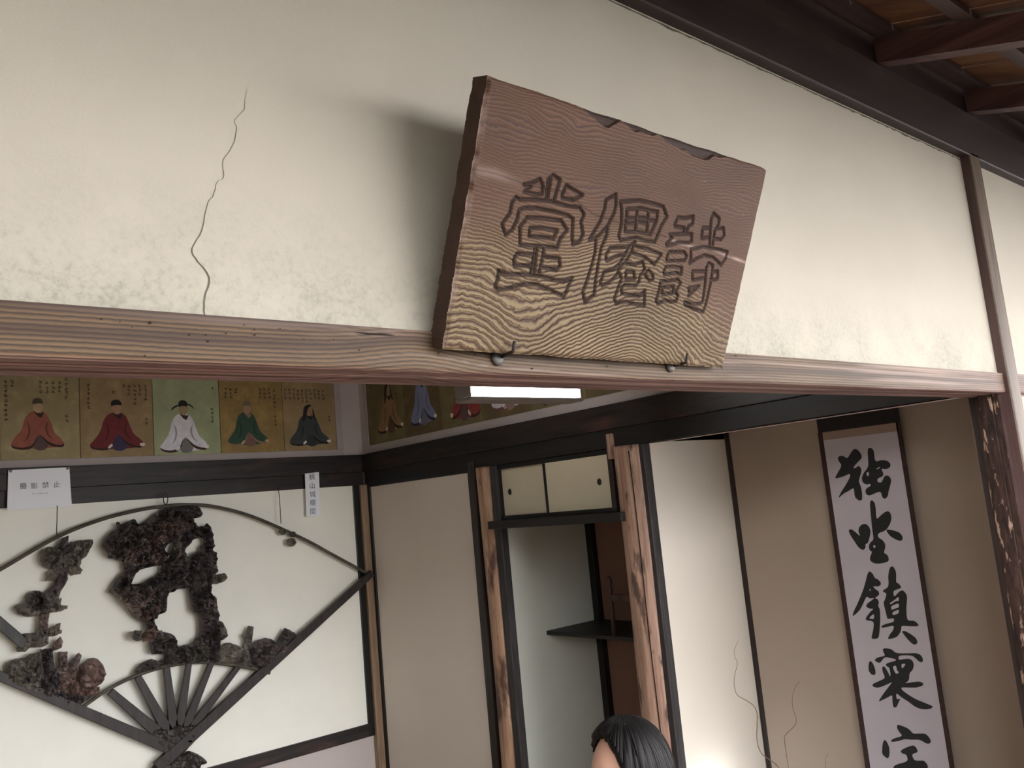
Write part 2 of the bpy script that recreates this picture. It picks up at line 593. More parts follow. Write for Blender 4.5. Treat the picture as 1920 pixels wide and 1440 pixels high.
# closet recess and scroll alcove
YC, XC = 3.40, 3.40
YT, XT = 2.405, 3.36
struct(box('wall_closet_side', (XR + 0.0, YC, -0.05), (XC + 0.1, YC + 0.05, 1.80), M_CLOSET_SIDE), 'grey side wall of the shelf recess')
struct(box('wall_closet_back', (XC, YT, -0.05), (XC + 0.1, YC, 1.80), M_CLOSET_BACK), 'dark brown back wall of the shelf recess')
struct(box('wall_alcove_side', (XR + 0.02, YT, -0.05), (XT + 0.14, YT + 0.05, 2.3), M_ALCOVE_SIDE), 'cream side wall of the scroll alcove')
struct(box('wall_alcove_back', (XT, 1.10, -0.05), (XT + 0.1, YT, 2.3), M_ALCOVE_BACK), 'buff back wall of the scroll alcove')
struct(box('wall_alcove_front', (2.99, 1.10, -0.05), (XT, 1.16, 2.3), M_ALCOVE_BACK), 'near side wall of the scroll alcove')
struct(box('ceiling', (XR + 0.1, 1.10, 2.25), (XT + 0.1, YT, 2.3), M_DARKWOOD_Y), 'ceiling of the scroll alcove')
struct(box('ceiling', (XR + 0.02, YT, 1.765), (XC + 0.1, YC, 1.80), M_DARKWOOD_Y), 'ceiling of the shelf recess')
struct(box('floor', (XR + 0.02, 1.12, 0.0), (XT, YT, 0.10), M_DARKWOOD_Y), 'raised floor of the scroll alcove')
# corner strips of the recesses
a = onY(1095, 985, YC)[0]
b_ = onY(1112, 985, YC)[0]
struct(box('trim_1', (a, YC - 0.045, -0.05), (b_, YC - 0.002, 1.765), M_LACQUER, bevel=0.003), 'black corner strip of the shelf recess')
a = onY(1356, 812, YT)[0]
b_ = onY(1367, 812, YT)[0]
struct(box('trim_2', (a, YT - 0.03, 0.1), (b_, YT - 0.002, 2.25), M_DARKWOOD_Z, bevel=0.003), 'dark corner strip of the scroll alcove')

# ------------------------------------------------------------------ eave beam and sloping veranda ceiling
struct(box('trim_3', (-1.9, 1.0, 2.544), (9.0, YF + 0.05, 2.704), M_EAVE, bevel=0.004), 'dark eave beam along the top of the plaster wall')
struct(box('trim_4', (-1.9, 1.012, 2.704), (9.0, YF + 0.05, 2.80), M_EAVE), 'dark strip above the eave beam')
SL = 0.315
roof = root_struct('ceiling', 'sloping veranda ceiling of rafters, battens and boards', (1.6, 0.4, 2.6))


def sloped(bm, x0, x1, y0, y1, zb, zt):
    """box that follows the roof slope; zb, zt are heights at Y = 0.99"""
    vs = []
    for y in (y0, y1):
        for x in (x0, x1):
            for z in (zb, zt):
                vs.append(bm.verts.new((x, y, z + SL * (y - 0.99))))
    for f in ((0, 1, 3, 2), (4, 6, 7, 5), (0, 4, 5, 1), (2, 3, 7, 6), (0, 2, 6, 4), (1, 5, 7, 3)):
        bm.faces.new([vs[i] for i in f])


EAVE_Y = -0.55
protoR = None
for k in range(18):
    x = 2.358 + 0.6215 * (k - 6)
    if protoR is None:
        bm = bmesh.new()
        sloped(bm, 0, 0.052, EAVE_Y, 1.005, 2.704, 2.782)
        protoR = bm_obj('rafter', bm, M_RAFTER, None)
        o = protoR
    else:
        o = protoR.copy()
        COL.objects.link(o)
    o.location = (x, 0, 0)
    if k == 0:
        first = o
    attach(o, roof)
for k in range(7):
    y0 = 0.938 - 0.2 * k
    bm = bmesh.new()
    sloped(bm, -1.9, 9.0, y0 - 0.002 if k else 0.935, y0 + 0.045 if k else 1.0, 2.782, 2.800)
    bm_obj('batten', bm, M_BATTEN, roof)
BW = 0.235
for k in range(46):
    x0 = -1.9 + k * BW
    bm = bmesh.new()
    dz = 0.002 * (k % 2)
    sloped(bm, x0 + 0.002, x0 + BW - 0.002, EAVE_Y, 1.03, 2.801 + dz, 2.816 + dz)
    bm_obj('ceiling_board', bm, M_BOARD, roof)

# ------------------------------------------------------------------ front lintel with running grain
M_LINTEL = mat_phase('lintel_wood',
                     [(0.0, rgb(50, 37, 25)), (0.3, rgb(88, 68, 46)), (0.65, rgb(110, 87, 60)), (1.0, rgb(46, 34, 23))],
                     [(0.0, rgb(74, 56, 52)), (0.25, rgb(122, 96, 89)), (0.7, rgb(154, 124, 115)), (1.0, rgb(70, 52, 50))])  # pinker palette carries painted floor bounce and sheen


def fbm(x, y, seed, octaves=4, f0=1.0):
    """cheap smooth value noise on arrays"""
    out = np.zeros_like(x, dtype=float)
    amp, tot = 1.0, 0.0
    for o_ in range(octaves):
        rs = np.random.default_rng(seed * 31 + o_)
        tab = rs.random((64, 64))
        xs, ys = x * f0 * 2 ** o_ + 17.3 * o_, y * f0 * 2 ** o_ + 5.1 * o_
        xi, yi = np.floor(xs).astype(int), np.floor(ys).astype(int)
        fx, fy = xs - xi, ys - yi
        fx = fx * fx * (3 - 2 * fx)
        fy = fy * fy * (3 - 2 * fy)
        g = lambda i, j: tab[i % 64, j % 64]
        v = (g(xi, yi) * (1 - fx) + g(xi + 1, yi) * fx) * (1 - fy) + (g(xi, yi + 1) * (1 - fx) + g(xi + 1, yi + 1) * fx) * fy
        out += amp * (v - 0.5)
        tot += amp
        amp *= 0.5
    return out / tot


def set_attr(o, name, arr):
    at = o.data.attributes.new(name, 'FLOAT', 'POINT')
    at.data.foreach_set('value', np.asarray(arr, dtype=np.float32))


def lintel(name, x0, x1, zt, yfront, yback, label):
    # section polyline: top back -> top front -> front bottom (eased) -> two shallow grooves -> back bottom
    sec = []
    for z in np.linspace(0.062, 0.006, 15):
        sec.append((yfront, z))
    sec += [(yfront + 0.002, 0.002), (yfront + 0.006, 0.0)]
    for y in np.linspace(yfront + 0.012, yback, 14):
        g = 0.004 if (0.030 < y - yfront < 0.050 or 0.066 < y - yfront < 0.086) else 0.0
        sec.append((y, g))
    sec = [(yback, 0.062)] + sec
    nx = max(2, int((x1 - x0) / 0.012))
    xs = np.linspace(x0, x1, nx)
    S = np.array(sec)
    X, K = np.meshgrid(xs, np.arange(len(sec)), indexing='ij')
    Yv, Zv = S[K, 0], S[K, 1]
    sag = 0.003 * np.sin((X - 0.2) / 2.6 * PI)
    arcl = np.concatenate([[0], np.cumsum(np.hypot(np.diff(S[:, 0]), np.diff(S[:, 1])))])[K]
    wob = 0.0012 * fbm(X * 9, arcl * 40, 5)
    verts = np.stack([X, Yv + wob, ZK + Zv - sag * 0], -1).reshape(-1, 3)
    m_ = len(sec)
    F = [(i * m_ + j, i * m_ + j + 1, (i + 1) * m_ + j + 1, (i + 1) * m_ + j) for i in range(nx - 1) for j in range(m_ - 1)]
    F.append(tuple(range(m_)))
    F.append(tuple((nx - 1) * m_ + j for j in range(m_))[::-1])
    o = obj(name, verts, F, M_LINTEL, smooth=False)
    # growth rings run along the lintel and dip round a knot
    kx, ks = 0.70, 0.06
    zz = arcl
    knot = 0.016 * np.exp(-((X - kx) / 0.10) ** 2) - 0.006 * np.exp(-((X - 1.25) / 0.25) ** 2)
    phase = (zz + knot + 0.006 * fbm(X * 1.6, zz * 6, 9)) * 165 + 0.5 * fbm(X * 5, zz * 80, 3)
    set_attr(o, 'phase', phase.ravel())
    und = np.clip((arcl - 0.112 - 0.056) / 0.012, 0, 1)  # underside: pink bounce from the floor painted into the colour
    set_attr(o, 'tone', np.clip(und + np.clip((X - 2.2) / 0.8, 0, 1) * 0.45, 0, 1).ravel())  # partial blend at the right end paints in a sheen from outdoors
    set_attr(o, 'dirt', np.clip(fbm(X * 1.1, (arcl + knot) * 70, 12, 3) * 2.2, 0, 0.6).ravel())
    set_attr(o, 'pale', np.clip(fbm(X * 1.3, (arcl + knot) * 110, 14, 3) * 2.0 - 0.28, 0, 0.35).ravel())
    return struct(o, label)


lin1 = lintel('trim_5', -1.9, 2.93, 0.062, 1.015, 1.127, 'weathered wooden lintel with worm holes below the plaster wall')
lintel('trim_5', 2.98, 5.2, 0.062, 1.015, 1.127, 'continuation of the lintel beyond the right post')
# worm holes and a split in the lintel
M_HOLE = mat_plain('worm_hole', rgb(30, 22, 18), 0.9, 0.1)
holes = [(281, 605, 3.2), (190, 598, 2.0), (225, 603, 1.5), (355, 628, 1.8), (386, 628, 1.8), (390, 640, 2.4), (424, 625, 1.6), (458, 609, 1.6), (477, 618, 1.6), (478, 628, 1.8), (525, 616, 1.3), (570, 636, 1.5), (626, 636, 1.4), (674, 656, 1.6), (272, 667, 1.8), (248, 613, 1.3),
         (822, 662, 1.8), (890, 665, 1.7), (998, 691, 1.8), (1138, 687, 1.6), (1005, 706, 1.5), (1380, 667, 1.4), (1354, 690, 1.3), (1262, 713, 1.5)]
V, Fh = [], []
for hx, hy, hr in holes:
    s = len(V)
    for k in range(8):
        an = 2 * PI * k / 8
        V.append(onY(hx + hr * math.cos(an), hy + hr * math.sin(an) * 0.9, 1.0136))
    Fh.append(tuple(range(s, s + 8)))
sp = [(664, 622), (690, 624), (715, 625), (742, 629), (715, 628.5), (690, 627)]
s = len(V)
V += [onY(x, y, 1.0136) for x, y in sp]
Fh.append(tuple(range(s, s + 6)))
wh = obj('worm_holes', V, Fh, M_HOLE, lin1)
wh['kind'] = 'stuff'

# ------------------------------------------------------------------ right front post with waney bark edge
prof = [(3.000, 1.0, 2), (2.985, 1.0, 2), (2.932, 1.0, 2), (2.924, 1.0005, 2), (2.920, 1.004, 1), (2.920, 1.012, 1), (2.920, 1.022, 1), (2.920, 1.032, 1), (2.920, 1.040, 0), (2.921, 1.050, 0), (2.9225, 1.060, 0), (2.924, 1.0615, 0), (2.9215, 1.064, 0), (2.922, 1.075, 0), (2.923, 1.088, 0), (2.925, 1.10, 0), (2.93, 1.112, 0), (2.935, 1.118, 3), (2.935, 1.135, 3), (3.000, 1.135, 3)]
zs = np.arange(-0.05, 2.56, 0.012)
V, F, mi = [], [], []
P_ = np.array([(p[0], p[1]) for p in prof])
np_ = len(prof)
for i, z in enumerate(zs):
    for j, (x, y, k) in enumerate(prof):
        dx = dy = 0.0
        if k == 0:
            dx = 0.006 * float(fbm(np.array([z * 14.0]), np.array([y * 60.0]), 21, 4)[0])
            dy = 0.004 * float(fbm(np.array([z * 5.0]), np.array([3.3]), 22, 3)[0])
        V.append((x + dx, y + dy, z))
for i in range(len(zs) - 1):
    wob = 0.012 * math.sin(zs[i] * 3.1) + 0.01 * math.sin(zs[i] * 9.0 + 1)
    for j in range(np_):
        F.append((i * np_ + j, i * np_ + (j + 1) % np_, (i + 1) * np_ + (j + 1) % np_, (i + 1) * np_ + j))
        k = prof[j][2]
        if k == 1 and prof[j][1] > 1.043 - wob * 0.6 - max(0, 1.62 - zs[i]) * 0.022:
            k = 0
        mi.append(k)
F.append(tuple(range(np_))[::-1]); mi.append(2)
F.append(tuple(range((len(zs) - 1) * np_, len(zs) * np_))); mi.append(2)
struct(obj('trim_6', V, F, [M_BARK, M_POST, M_POST_FRONT, M_DARKWOOD_Z], mids=mi), 'square post with a rough bark edge at the right end of the lintel')

# ------------------------------------------------------------------ inner room joinery
def board(name, lo, hi, m, label, bevel=0.002):
    return struct(box(name, lo, hi, m, bevel=bevel), label)


board('trim_7', (-1.9, YB - 0.035, ZN1), (XR, YB, ZN2), M_DARKWOOD, 'dark picture rail board on the back wall')
board('trim_8', (-1.9, YB - 0.022, ZN0), (XR - 0.02, YB, ZN1), M_DARKWOOD, 'dark head rail under the back picture rail')
board('trim_9', (XR - 0.03, 1.13, ZN1), (XR, YB - 0.036, ZN2), M_DARKWOOD_Y, 'dark picture rail board on the right wall')
board('trim_10', (XR - 0.018, 1.13, ZN0), (XR + 0.05, YB - 0.036, ZN1), M_KAMOI_Y, 'dark head rail under the right picture rail')
struct(box('trim_11', (2.722, YB - 0.045, -0.05), (2.776, YB, ZN0), M_CORNER, bevel=0.006), 'pale corner post between the back wall and the sliding door')
# back wall: paper panel in a black frame, band below
pan = root_struct('wall_panel', 'white papered wall panel behind the fan carving', (1.0, YB, 1.0))
ZP0 = 0.335
box('paper', (-1.85, YB - 0.012, ZP0), (2.682, YB - 0.001, ZN0), M_PAPER_BACK, pan)
box('frame_strip', (2.682, YB - 0.026, 0.262), (2.720, YB - 0.001, ZN0), M_LACQUER, pan, 0.002)
box('frame_strip', (-1.85, YB - 0.026, 0.262), (2.682, YB - 0.001, ZP0), M_DARKWOOD, pan, 0.002)
# door_1: papered sliding door on the right wall
d1 = root_struct('door_1', 'plain cream sliding door in a black frame beside the corner', (XR, 4.1, 0))
box('paper', (XR - 0.004, 3.64, 0.03), (XR + 0.012, 4.655, 1.745), M_PAPER_DOOR, d1)
for lo, hi in (((XR - 0.012, 4.655, 0.0), (XR + 0.018, 4.69, ZN0)), ((XR - 0.012, 3.615, 0.0), (XR + 0.018, 3.64, ZN0)), ((XR - 0.012, 3.64, 1.742), (XR + 0.018, 4.655, ZN0)), ((XR - 0.012, 3.64, 0.0), (XR + 0.018, 4.655, 0.03))):
    box('frame_strip', lo, hi, M_LACQUER, d1, 0.002)
# jamb, thin log and grey strip
struct(box('trim_12', (XR - 0.028, 3.565, -0.02), (XR + 0.03, 3.612, 1.80), M_DARKWOOD_Z, bevel=0.004), 'dark jamb left of the thin log post')


def log(name, cx, cy, r, z0, z1, m, label, seed, flat=0.0, taper=0.0):
    nz, na = int((z1 - z0) / 0.02), 40
    Z, A = np.meshgrid(np.linspace(z0, z1, nz), np.linspace(0, 2 * PI, na, endpoint=False), indexing='ij')
    rr = r * (1 + 0.10 * fbm(np.cos(A) * 1.3 + 5, Z * 1.2 + np.sin(A) * 1.3, seed, 3)) + 0.0025 * fbm(A * 9, Z * 2, seed + 1, 3)
    bow = 0.006 * np.sin(Z * 2.1 + seed)
    V = np.stack([cx + rr * np.cos(A), cy + bow + rr * np.sin(A) * (1 - taper * (Z - z0)), Z], -1).reshape(-1, 3)
    F = [(i * na + j, i * na + (j + 1) % na, (i + 1) * na + (j + 1) % na, (i + 1) * na + j) for i in range(nz - 1) for j in range(na)]
    F += [tuple(range(na))[::-1], tuple((nz - 1) * na + j for j in range(na))]
    return struct(obj(name, V, F, m, smooth=True), label)


log('trim_13', XR + 0.022, 3.505, 0.061, -0.02, ZN0, M_LOG, 'thin peeled log post beside the sliding door', 3)
struct(box('trim_14', (XR - 0.016, 3.395, -0.02), (XR + 0.03, 3.445, ZN0), M_STRIP, bevel=0.004), 'grey strip right of the thin log post')
lg3 = log('trim_15', XR + 0.022, 2.497, 0.078, -0.02, ZN0, M_LOG_BIG, 'thick weathered log post between cupboard and scroll alcove', 8)
box('tenon', (XR - 0.035, 2.553, ZN0 - 0.05), (XR + 0.0, 2.585, 1.822), M_LOG_BIG, lg3, 0.003)
# long drying check in the log
ck = []
for i in range(60):
    z = 0.2 + i * 0.026
    an = PI + 0.62 + 0.03 * math.sin(z * 5) - (z - 0.9) * 0.10
    r_ = 0.0815
    ck.append((XR + 0.022 + r_ * math.cos(an), 2.497 + 0.006 * math.sin(z * 2.1 + 8) + r_ * math.sin(an), z))
tube('drying_check', ck, 0.0022, M_HOLE, lg3, 5)
struct(box('trim_16', (XR - 0.012, 2.398, -0.02), (XR + 0.035, 2.428, ZN0), M_STRIP, bevel=0.004), 'grey strip right of the thick log post')
struct(box('trim_17', (XR - 0.02, 2.578, 1.482), (XR + 0.03, 2.606, ZN0), M_DARKWOOD_Z, bevel=0.002), 'dark jamb between cupboard and thick log')

# ------------------------------------------------------------------ small hanging cupboard
cup = thing('wall_cupboard', 'small black framed wall cupboard with two cream sliding doors above a dark recess', 'cupboard', (XR + 0.2, 3.0, 1.44))
box('carcass', (XR + 0.03, 2.608, 1.482), (XC - 0.002, 3.392, 1.762), M_LACQUER, cup)
bm = bmesh.new()
for lo, hi in (((XR - 0.004, 3.392, 1.48), (XR + 0.03, 3.408, 1.758)), ((XR - 0.004, 2.594, 1.48), (XR + 0.03, 2.612, 1.758)),
               ((XR - 0.004, 2.594, 1.736), (XR + 0.03, 3.408, 1.758)), ((XR - 0.004, 2.594, 1.480), (XR + 0.03, 3.408, 1.5))):
    add_box(bm, lo, hi, 0.001)
bm_obj('frame', bm, M_LACQUER, cup)
s = bmesh.new()
add_box(s, (XR - 0.085, 2.50, 1.440), (XR - 0.03, 3.412, 1.480), 0.003)
add_box(s, (XR - 0.03, 2.60, 1.445), (XC - 0.003, 3.392, 1.478), 0.002)
bm_obj('bottom_shelf', s, M_KAMOI_Y, cup)
for y0, y1, dx, py in ((3.04, 3.39, 0.016, 3.335), (2.613, 3.036, 0.0, 2.686)):
    d = box('sliding_door', (XR + 0.001 + dx, y0, 1.5), (XR + 0.009 + dx, y1, 1.737), M_PAPER_CUP, cup)
    if dx == 0:
        box('edge_strip', (XR - 0.001, 3.036, 1.5), (XR + 0.012, 3.054, 1.737), M_LACQUER, d, 0.001)
    V = []
    for k in range(16):
        an = 2 * PI * k / 16
        for rr, xx in ((0.013, 0.0), (0.012, -0.003), (0.008, -0.003), (0.007, -0.0006)):
            V.append((XR + 0.001 + dx + xx, py + rr * math.cos(an), 1.618 + rr * 1.25 * math.sin(an)))
    F = [(k * 4 + j, ((k + 1) % 16) * 4 + j, ((k + 1) % 16) * 4 + j + 1, k * 4 + j + 1) for k in range(16) for j in range(3)] + [tuple(k * 4 + 3 for k in range(16))]
    obj('finger_pull', V, F, M_IRON, d)

# shelf in the recess with its little railing
sh = thing('recess_shelf', 'dark shelf with a small post railing inside the recess under the cupboard', 'shelf', (3.2, 2.95, 0.88))
box('shelf_board', (3.01, YT + 0.052, 0.872), (XC - 0.001, YC - 0.001, 0.892), M_KAMOI_Y, sh, 0.002)
up = [(3.022, 2.925, z) for z in (0.892, 1.00, 1.09, 1.105, 1.115, 1.135, 1.15, 1.165, 1.172)]
M_RAIL = mat_wood('railing_wood', rgb(88, 58, 50), rgb(50, 34, 30), 'z', 24, 0.06, 0.5)
tube('railing_post', up, 0.008, M_RAIL, sh, 10, rads=[0.012, 0.011, 0.011, 0.015, 0.010, 0.015, 0.016, 0.010, 0.002])
box('railing_bar', (3.014, YT + 0.052, 1.055), (3.03, 2.925, 1.085), M_RAIL, sh, 0.002)

# ------------------------------------------------------------------ hanging scroll
XS = XT - 0.028
SCR = thing('hanging_scroll', 'long white hanging scroll with five bold black brush characters in the alcove', 'scroll', (XS, 1.73, 2.0))


def plate(name, pix, X, m, parent, t=0.0015):
    p = [onX(x, y, X) for x, y in pix]
    q = [v + np.array([t, 0, 0]) for v in p]
    n = len(p)
    F = [tuple(range(n)), tuple(range(n, 2 * n))[::-1]] + [(i, n + i, n + (i + 1) % n, (i + 1) % n) for i in range(n)]
    return obj(name, p + q, F, m, parent)


def sbox(name, y0, y1, z0, z1, X, m, t=0.0015):
    return box(name, (X, y0, z0), (X + t, y1, z1), m, SCR)


sbox('dark_silk', 1.553, 1.908, 1.734, 2.12, XS, M_SCROLL_DARK)
sbox('beige_band', 1.566, 1.893, 1.700, 1.734, XS, M_SCROLL_BAND)
sbox('paper_sheet', 1.572, 1.889, 0.33, 1.700, XS, M_SCROLL_PAPER)
for y0, y1 in ((1.889, 1.911), (1.553, 1.572)):
    sbox('side_border', y0, y1, 0.33, 1.734, XS, M_SCROLL_EDGE)
sbox('dark_silk', 1.553, 1.911, 0.22, 0.33, XS, M_SCROLL_DARK)
tube('roller', [(XS + 0.006, 1.53, 0.21), (XS + 0.006, 1.93, 0.21)], 0.013, M_DARKWOOD_Y, SCR, 12)
tube('hanging_rod', [(XS + 0.004, 1.55, 2.125), (XS + 0.004, 1.912, 2.125)], 0.008, M_DARKWOOD_Y, SCR, 10)


def zoomed(pts, x0, y0, s):
    return [(x0 + x / s, y0 + y / s) for x, y in pts]


def brush(outer, holes_, x0, y0, s):
    out = rounded(zoomed(outer, x0, y0, s), 2)
    hs = [rounded(zoomed(h, x0, y0, s), 1) for h in holes_]
    V, T, _ = triangulate(out, hs)
    return [onX(x, y, XS - 0.0008) for x, y in V], T


def brush_char(strokes, x0, y0, s):
    V, F = [], []
    for outer, hs in strokes:
        v, t = brush(outer, hs, x0, y0, s)
        F += [tuple(int(i) + len(V) for i in f) for f in t]
        V += v
    return obj('brush_character', V, F, M_INK, SCR)


brush_char([
    ([(520, 490), (570, 530), (610, 600), (600, 640), (510, 730), (480, 780), (500, 790), (560, 740), (600, 790), (600, 840), (570, 940), (560, 980), (600, 1080), (615, 1200), (610, 1260), (570, 1275), (500, 1220), (490, 1100), (480, 1080), (400, 1130), (340, 1160), (250, 1240), (290, 1150), (350, 1060), (430, 920), (430, 860), (330, 910), (195, 945), (240, 860), (310, 740), (260, 680), (245, 630), (270, 600), (320, 595), (390, 640), (430, 570), (480, 500)], []),
    ([(690, 480), (760, 480), (790, 530), (805, 690), (900, 660), (990, 670), (1040, 720), (1030, 770), (970, 800), (895, 785), (930, 860), (930, 900), (840, 940), (840, 990), (900, 1000), (920, 960), (950, 895), (1010, 895), (1050, 950), (1040, 1020), (1005, 1140), (1000, 1200), (950, 1250), (910, 1215), (895, 1140), (850, 1140), (760, 1180), (720, 1195), (670, 1175), (660, 1120), (680, 1080), (740, 1050), (740, 1015), (680, 1030), (620, 1000), (605, 930), (630, 860), (700, 770), (705, 700)],
     [[(672, 855), (708, 835), (718, 890), (688, 905)], [(810, 800), (885, 755), (870, 790)]]),
], 1540, 780, 8)
brush_char([
    ([(570, 160), (600, 140), (640, 180), (655, 250), (665, 440), (740, 360), (820, 305), (870, 320), (895, 400), (880, 480), (830, 570), (780, 610), (690, 640), (690, 700), (760, 740), (800, 800), (800, 860), (775, 935), (830, 960), (855, 1020), (840, 1070), (720, 1095), (640, 1095), (580, 1060), (565, 1010), (605, 910), (575, 910), (550, 860), (560, 790), (620, 740), (620, 690), (600, 560), (585, 400), (570, 250)],
     [[(612, 830), (640, 812), (658, 845), (630, 865)]]),
    ([(245, 590), (290, 575), (340, 610), (430, 690), (395, 620), (400, 560), (440, 510), (500, 495), (550, 530), (580, 600), (570, 680), (540, 790), (500, 800), (505, 850), (480, 890), (430, 880), (380, 830), (330, 750), (270, 660)], []),
    ([(810, 580), (900, 590), (1000, 620), (1050, 670), (1065, 720), (1040, 755), (980, 745), (880, 690), (830, 630)], []),
], 1560, 920, 8)
brush_char([
    ([(560, 165), (610, 200), (640, 270), (690, 290), (735, 340), (730, 380), (680, 400), (615, 390), (640, 430), (700, 470), (710, 510), (690, 540), (640, 570), (690, 590), (705, 640), (690, 690), (720, 740), (725, 900), (715, 1050), (700, 1170), (650, 1185), (590, 1180), (600, 1120), (620, 1040), (630, 920), (510, 905), (505, 870), (570, 780), (630, 730), (560, 730), (510, 700), (520, 660), (600, 600), (640, 570), (560, 580), (520, 540), (470, 650), (420, 750), (350, 820), (305, 845), (320, 780), (380, 660), (460, 470), (500, 340), (530, 210)],
     [[(545, 875), (632, 800), (632, 890)], [(552, 465), (575, 425), (582, 455)]]),
    ([(890, 90), (930, 110), (965, 190), (960, 340), (990, 345), (1040, 400), (1030, 425), (950, 450), (920, 470), (930, 560), (1010, 470), (1060, 450), (1110, 500), (1130, 560), (1115, 700), (1120, 850), (1140, 910), (1240, 910), (1300, 970), (1290, 995), (1180, 995), (1045, 985), (1040, 1020), (1030, 1080), (980, 1150), (920, 1175), (830, 1190), (870, 1110), (920, 1050), (930, 980), (830, 1005), (740, 1020), (740, 990), (800, 960), (930, 930), (930, 870), (830, 890), (815, 820), (790, 720), (770, 640), (800, 580), (820, 500), (760, 475), (770, 450), (840, 410), (850, 340), (840, 250), (860, 130)],
     [[(862, 650), (940, 600), (1000, 545), (1003, 615), (960, 612), (880, 668)], [(884, 692), (1003, 645), (1003, 712), (960, 722), (892, 752)], [(903, 785), (1003, 738), (1003, 800), (912, 832)]]),
    ([(1040, 1070), (1090, 1060), (1180, 1110), (1260, 1170), (1285, 1230), (1265, 1265), (1220, 1270), (1150, 1210)], []),
], 1560, 1050, 8)
brush_char([
    ([(600, 215), (640, 200), (740, 220), (800, 280), (1000, 280), (1110, 275), (1180, 310), (1210, 380), (1190, 420), (1140, 400), (1080, 340), (1030, 310), (840, 310), (835, 380), (920, 365), (1000, 360), (1050, 390), (1070, 460), (1050, 530), (1000, 580), (1000, 660), (980, 700), (930, 730), (1030, 715), (1140, 700), (1200, 720), (1215, 750), (1180, 775), (1100, 795), (1020, 795), (870, 790), (900, 840), (1000, 910), (1100, 970), (1250, 1030), (1370, 1080), (1300, 1120), (1180, 1120), (1080, 1080), (980, 1000), (880, 940), (800, 870), (810, 980), (870, 950), (840, 1010), (810, 1090), (760, 1095), (745, 1000), (745, 900), (680, 940), (600, 980), (530, 1010), (600, 900), (720, 740), (745, 710), (640, 760), (530, 800), (450, 780), (445, 740), (560, 690), (640, 650), (600, 560), (590, 490), (620, 465), (680, 560), (710, 630), (720, 600), (700, 490), (650, 470), (650, 430), (800, 390), (800, 370), (720, 350), (640, 335), (600, 370), (560, 430), (490, 400), (480, 370), (540, 335), (640, 320), (610, 260)],
     [[(750, 480), (800, 460), (815, 540), (850, 565), (800, 592), (770, 540)], [(878, 440), (942, 435), (930, 470), (888, 512)]]),
    ([(410, 390), (450, 420), (490, 520), (495, 590), (470, 610), (420, 590), (385, 530), (390, 430)], []),
], 1580, 1190, 8)
brush_char([
    ([(990, 460), (1060, 480), (1200, 530), (1290, 600), (1340, 670), (1480, 665), (1620, 665), (1700, 740), (1750, 840), (1720, 890), (1650, 895), (1560, 840), (1480, 800), (1300, 805), (1150, 790), (1000, 840), (860, 855), (840, 820), (920, 770), (1110, 720), (1030, 630), (980, 540)], []),
    ([(710, 800), (760, 860), (810, 980), (815, 1120), (800, 1200), (770, 1230), (700, 1180), (645, 1120), (650, 950), (670, 850)], []),
    ([(1060, 1060), (1120, 1010), (1250, 955), (1350, 930), (1400, 960), (1450, 1050), (1440, 1090), (1310, 1130), (1370, 1270), (1480, 1275), (1590, 1270), (1650, 1340), (1680, 1420), (1660, 1500), (1400, 1520), (1390, 1800), (1290, 1950), (1200, 1900), (1280, 1780), (1280, 1500), (1000, 1540), (900, 1500), (900, 1400), (1000, 1350), (1230, 1290), (1200, 1140), (1090, 1110)], []),
], 1600, 1320, 12)

# ------------------------------------------------------------------ carved name board leaning out from the lintel
TILT = 0.36
# find the plane: bottom front edge just in front of the lintel
Y0 = 0.988
zb = (onY(1095, 668, Y0))[2]


def onSign(px, py, off=0.0):
    d = ray(px, py)
    y0 = Y0 - off
    s_ = (y0 - EYE[1] + TILT * (zb - EYE[2])) / (d[1] + TILT * d[2])
    return EYE + d * s_


NS = np.array([0, -1, -TILT]) / math.hypot(1, TILT)
VS_ = np.array([0, -TILT, 1]) / math.hypot(1, TILT)
US = np.array([1.0, 0, 0])
ORG = onSign(831, 655)


def uv(px, py):
    p = onSign(px, py) - ORG
    return float(p @ US), float(p @ VS_)


c_bl, c_tl, c_tr, c_br = uv(831, 655), uv(917, 141), uv(1441, 316), uv(1357, 690)
NU, NV = 600, 400
S_, T_ = np.meshgrid(np.linspace(0, 1, NU), np.linspace(0, 1, NV), indexing='ij')
U = (c_bl[0] * (1 - S_) + c_br[0] * S_) * (1 - T_) + (c_tl[0] * (1 - S_) + c_tr[0] * S_) * T_
W = (c_bl[1] * (1 - S_) + c_br[1] * S_) * (1 - T_) + (c_tl[1] * (1 - S_) + c_tr[1] * S_) * T_
edge = np.minimum(np.minimum(S_, 1 - S_) * 0.78, np.minimum(T_, 1 - T_) * 0.45)
U = U + 0.004 * fbm(W * 60, U * 10, 41, 3) * np.exp(-np.minimum(S_, 1 - S_) * 90)
W = W + 0.003 * fbm(U * 20, W * 10, 42, 3) * np.exp(-np.minimum(T_, 1 - T_) * 90)
# rounded top right corner
cr_ = np.clip(1 - np.hypot(np.clip((S_ - 0.972) / 0.028, 0, None), np.clip((T_ - 0.955) / 0.045, 0, None)), -0.42, 0)
U += cr_ * 0.022
W += cr_ * 0.020


def Z1(pts):
    return [uv(900 + x / 5.333, 300 + y / 5.333) for x, y in pts]


def Z2(pts):
    return [uv(1070 + x / 5.762, 340 + y / 5.762) for x, y in pts]


def Z3(pts):
    return [uv(1210 + x / 6.547, 380 + y / 6.547) for x, y in pts]


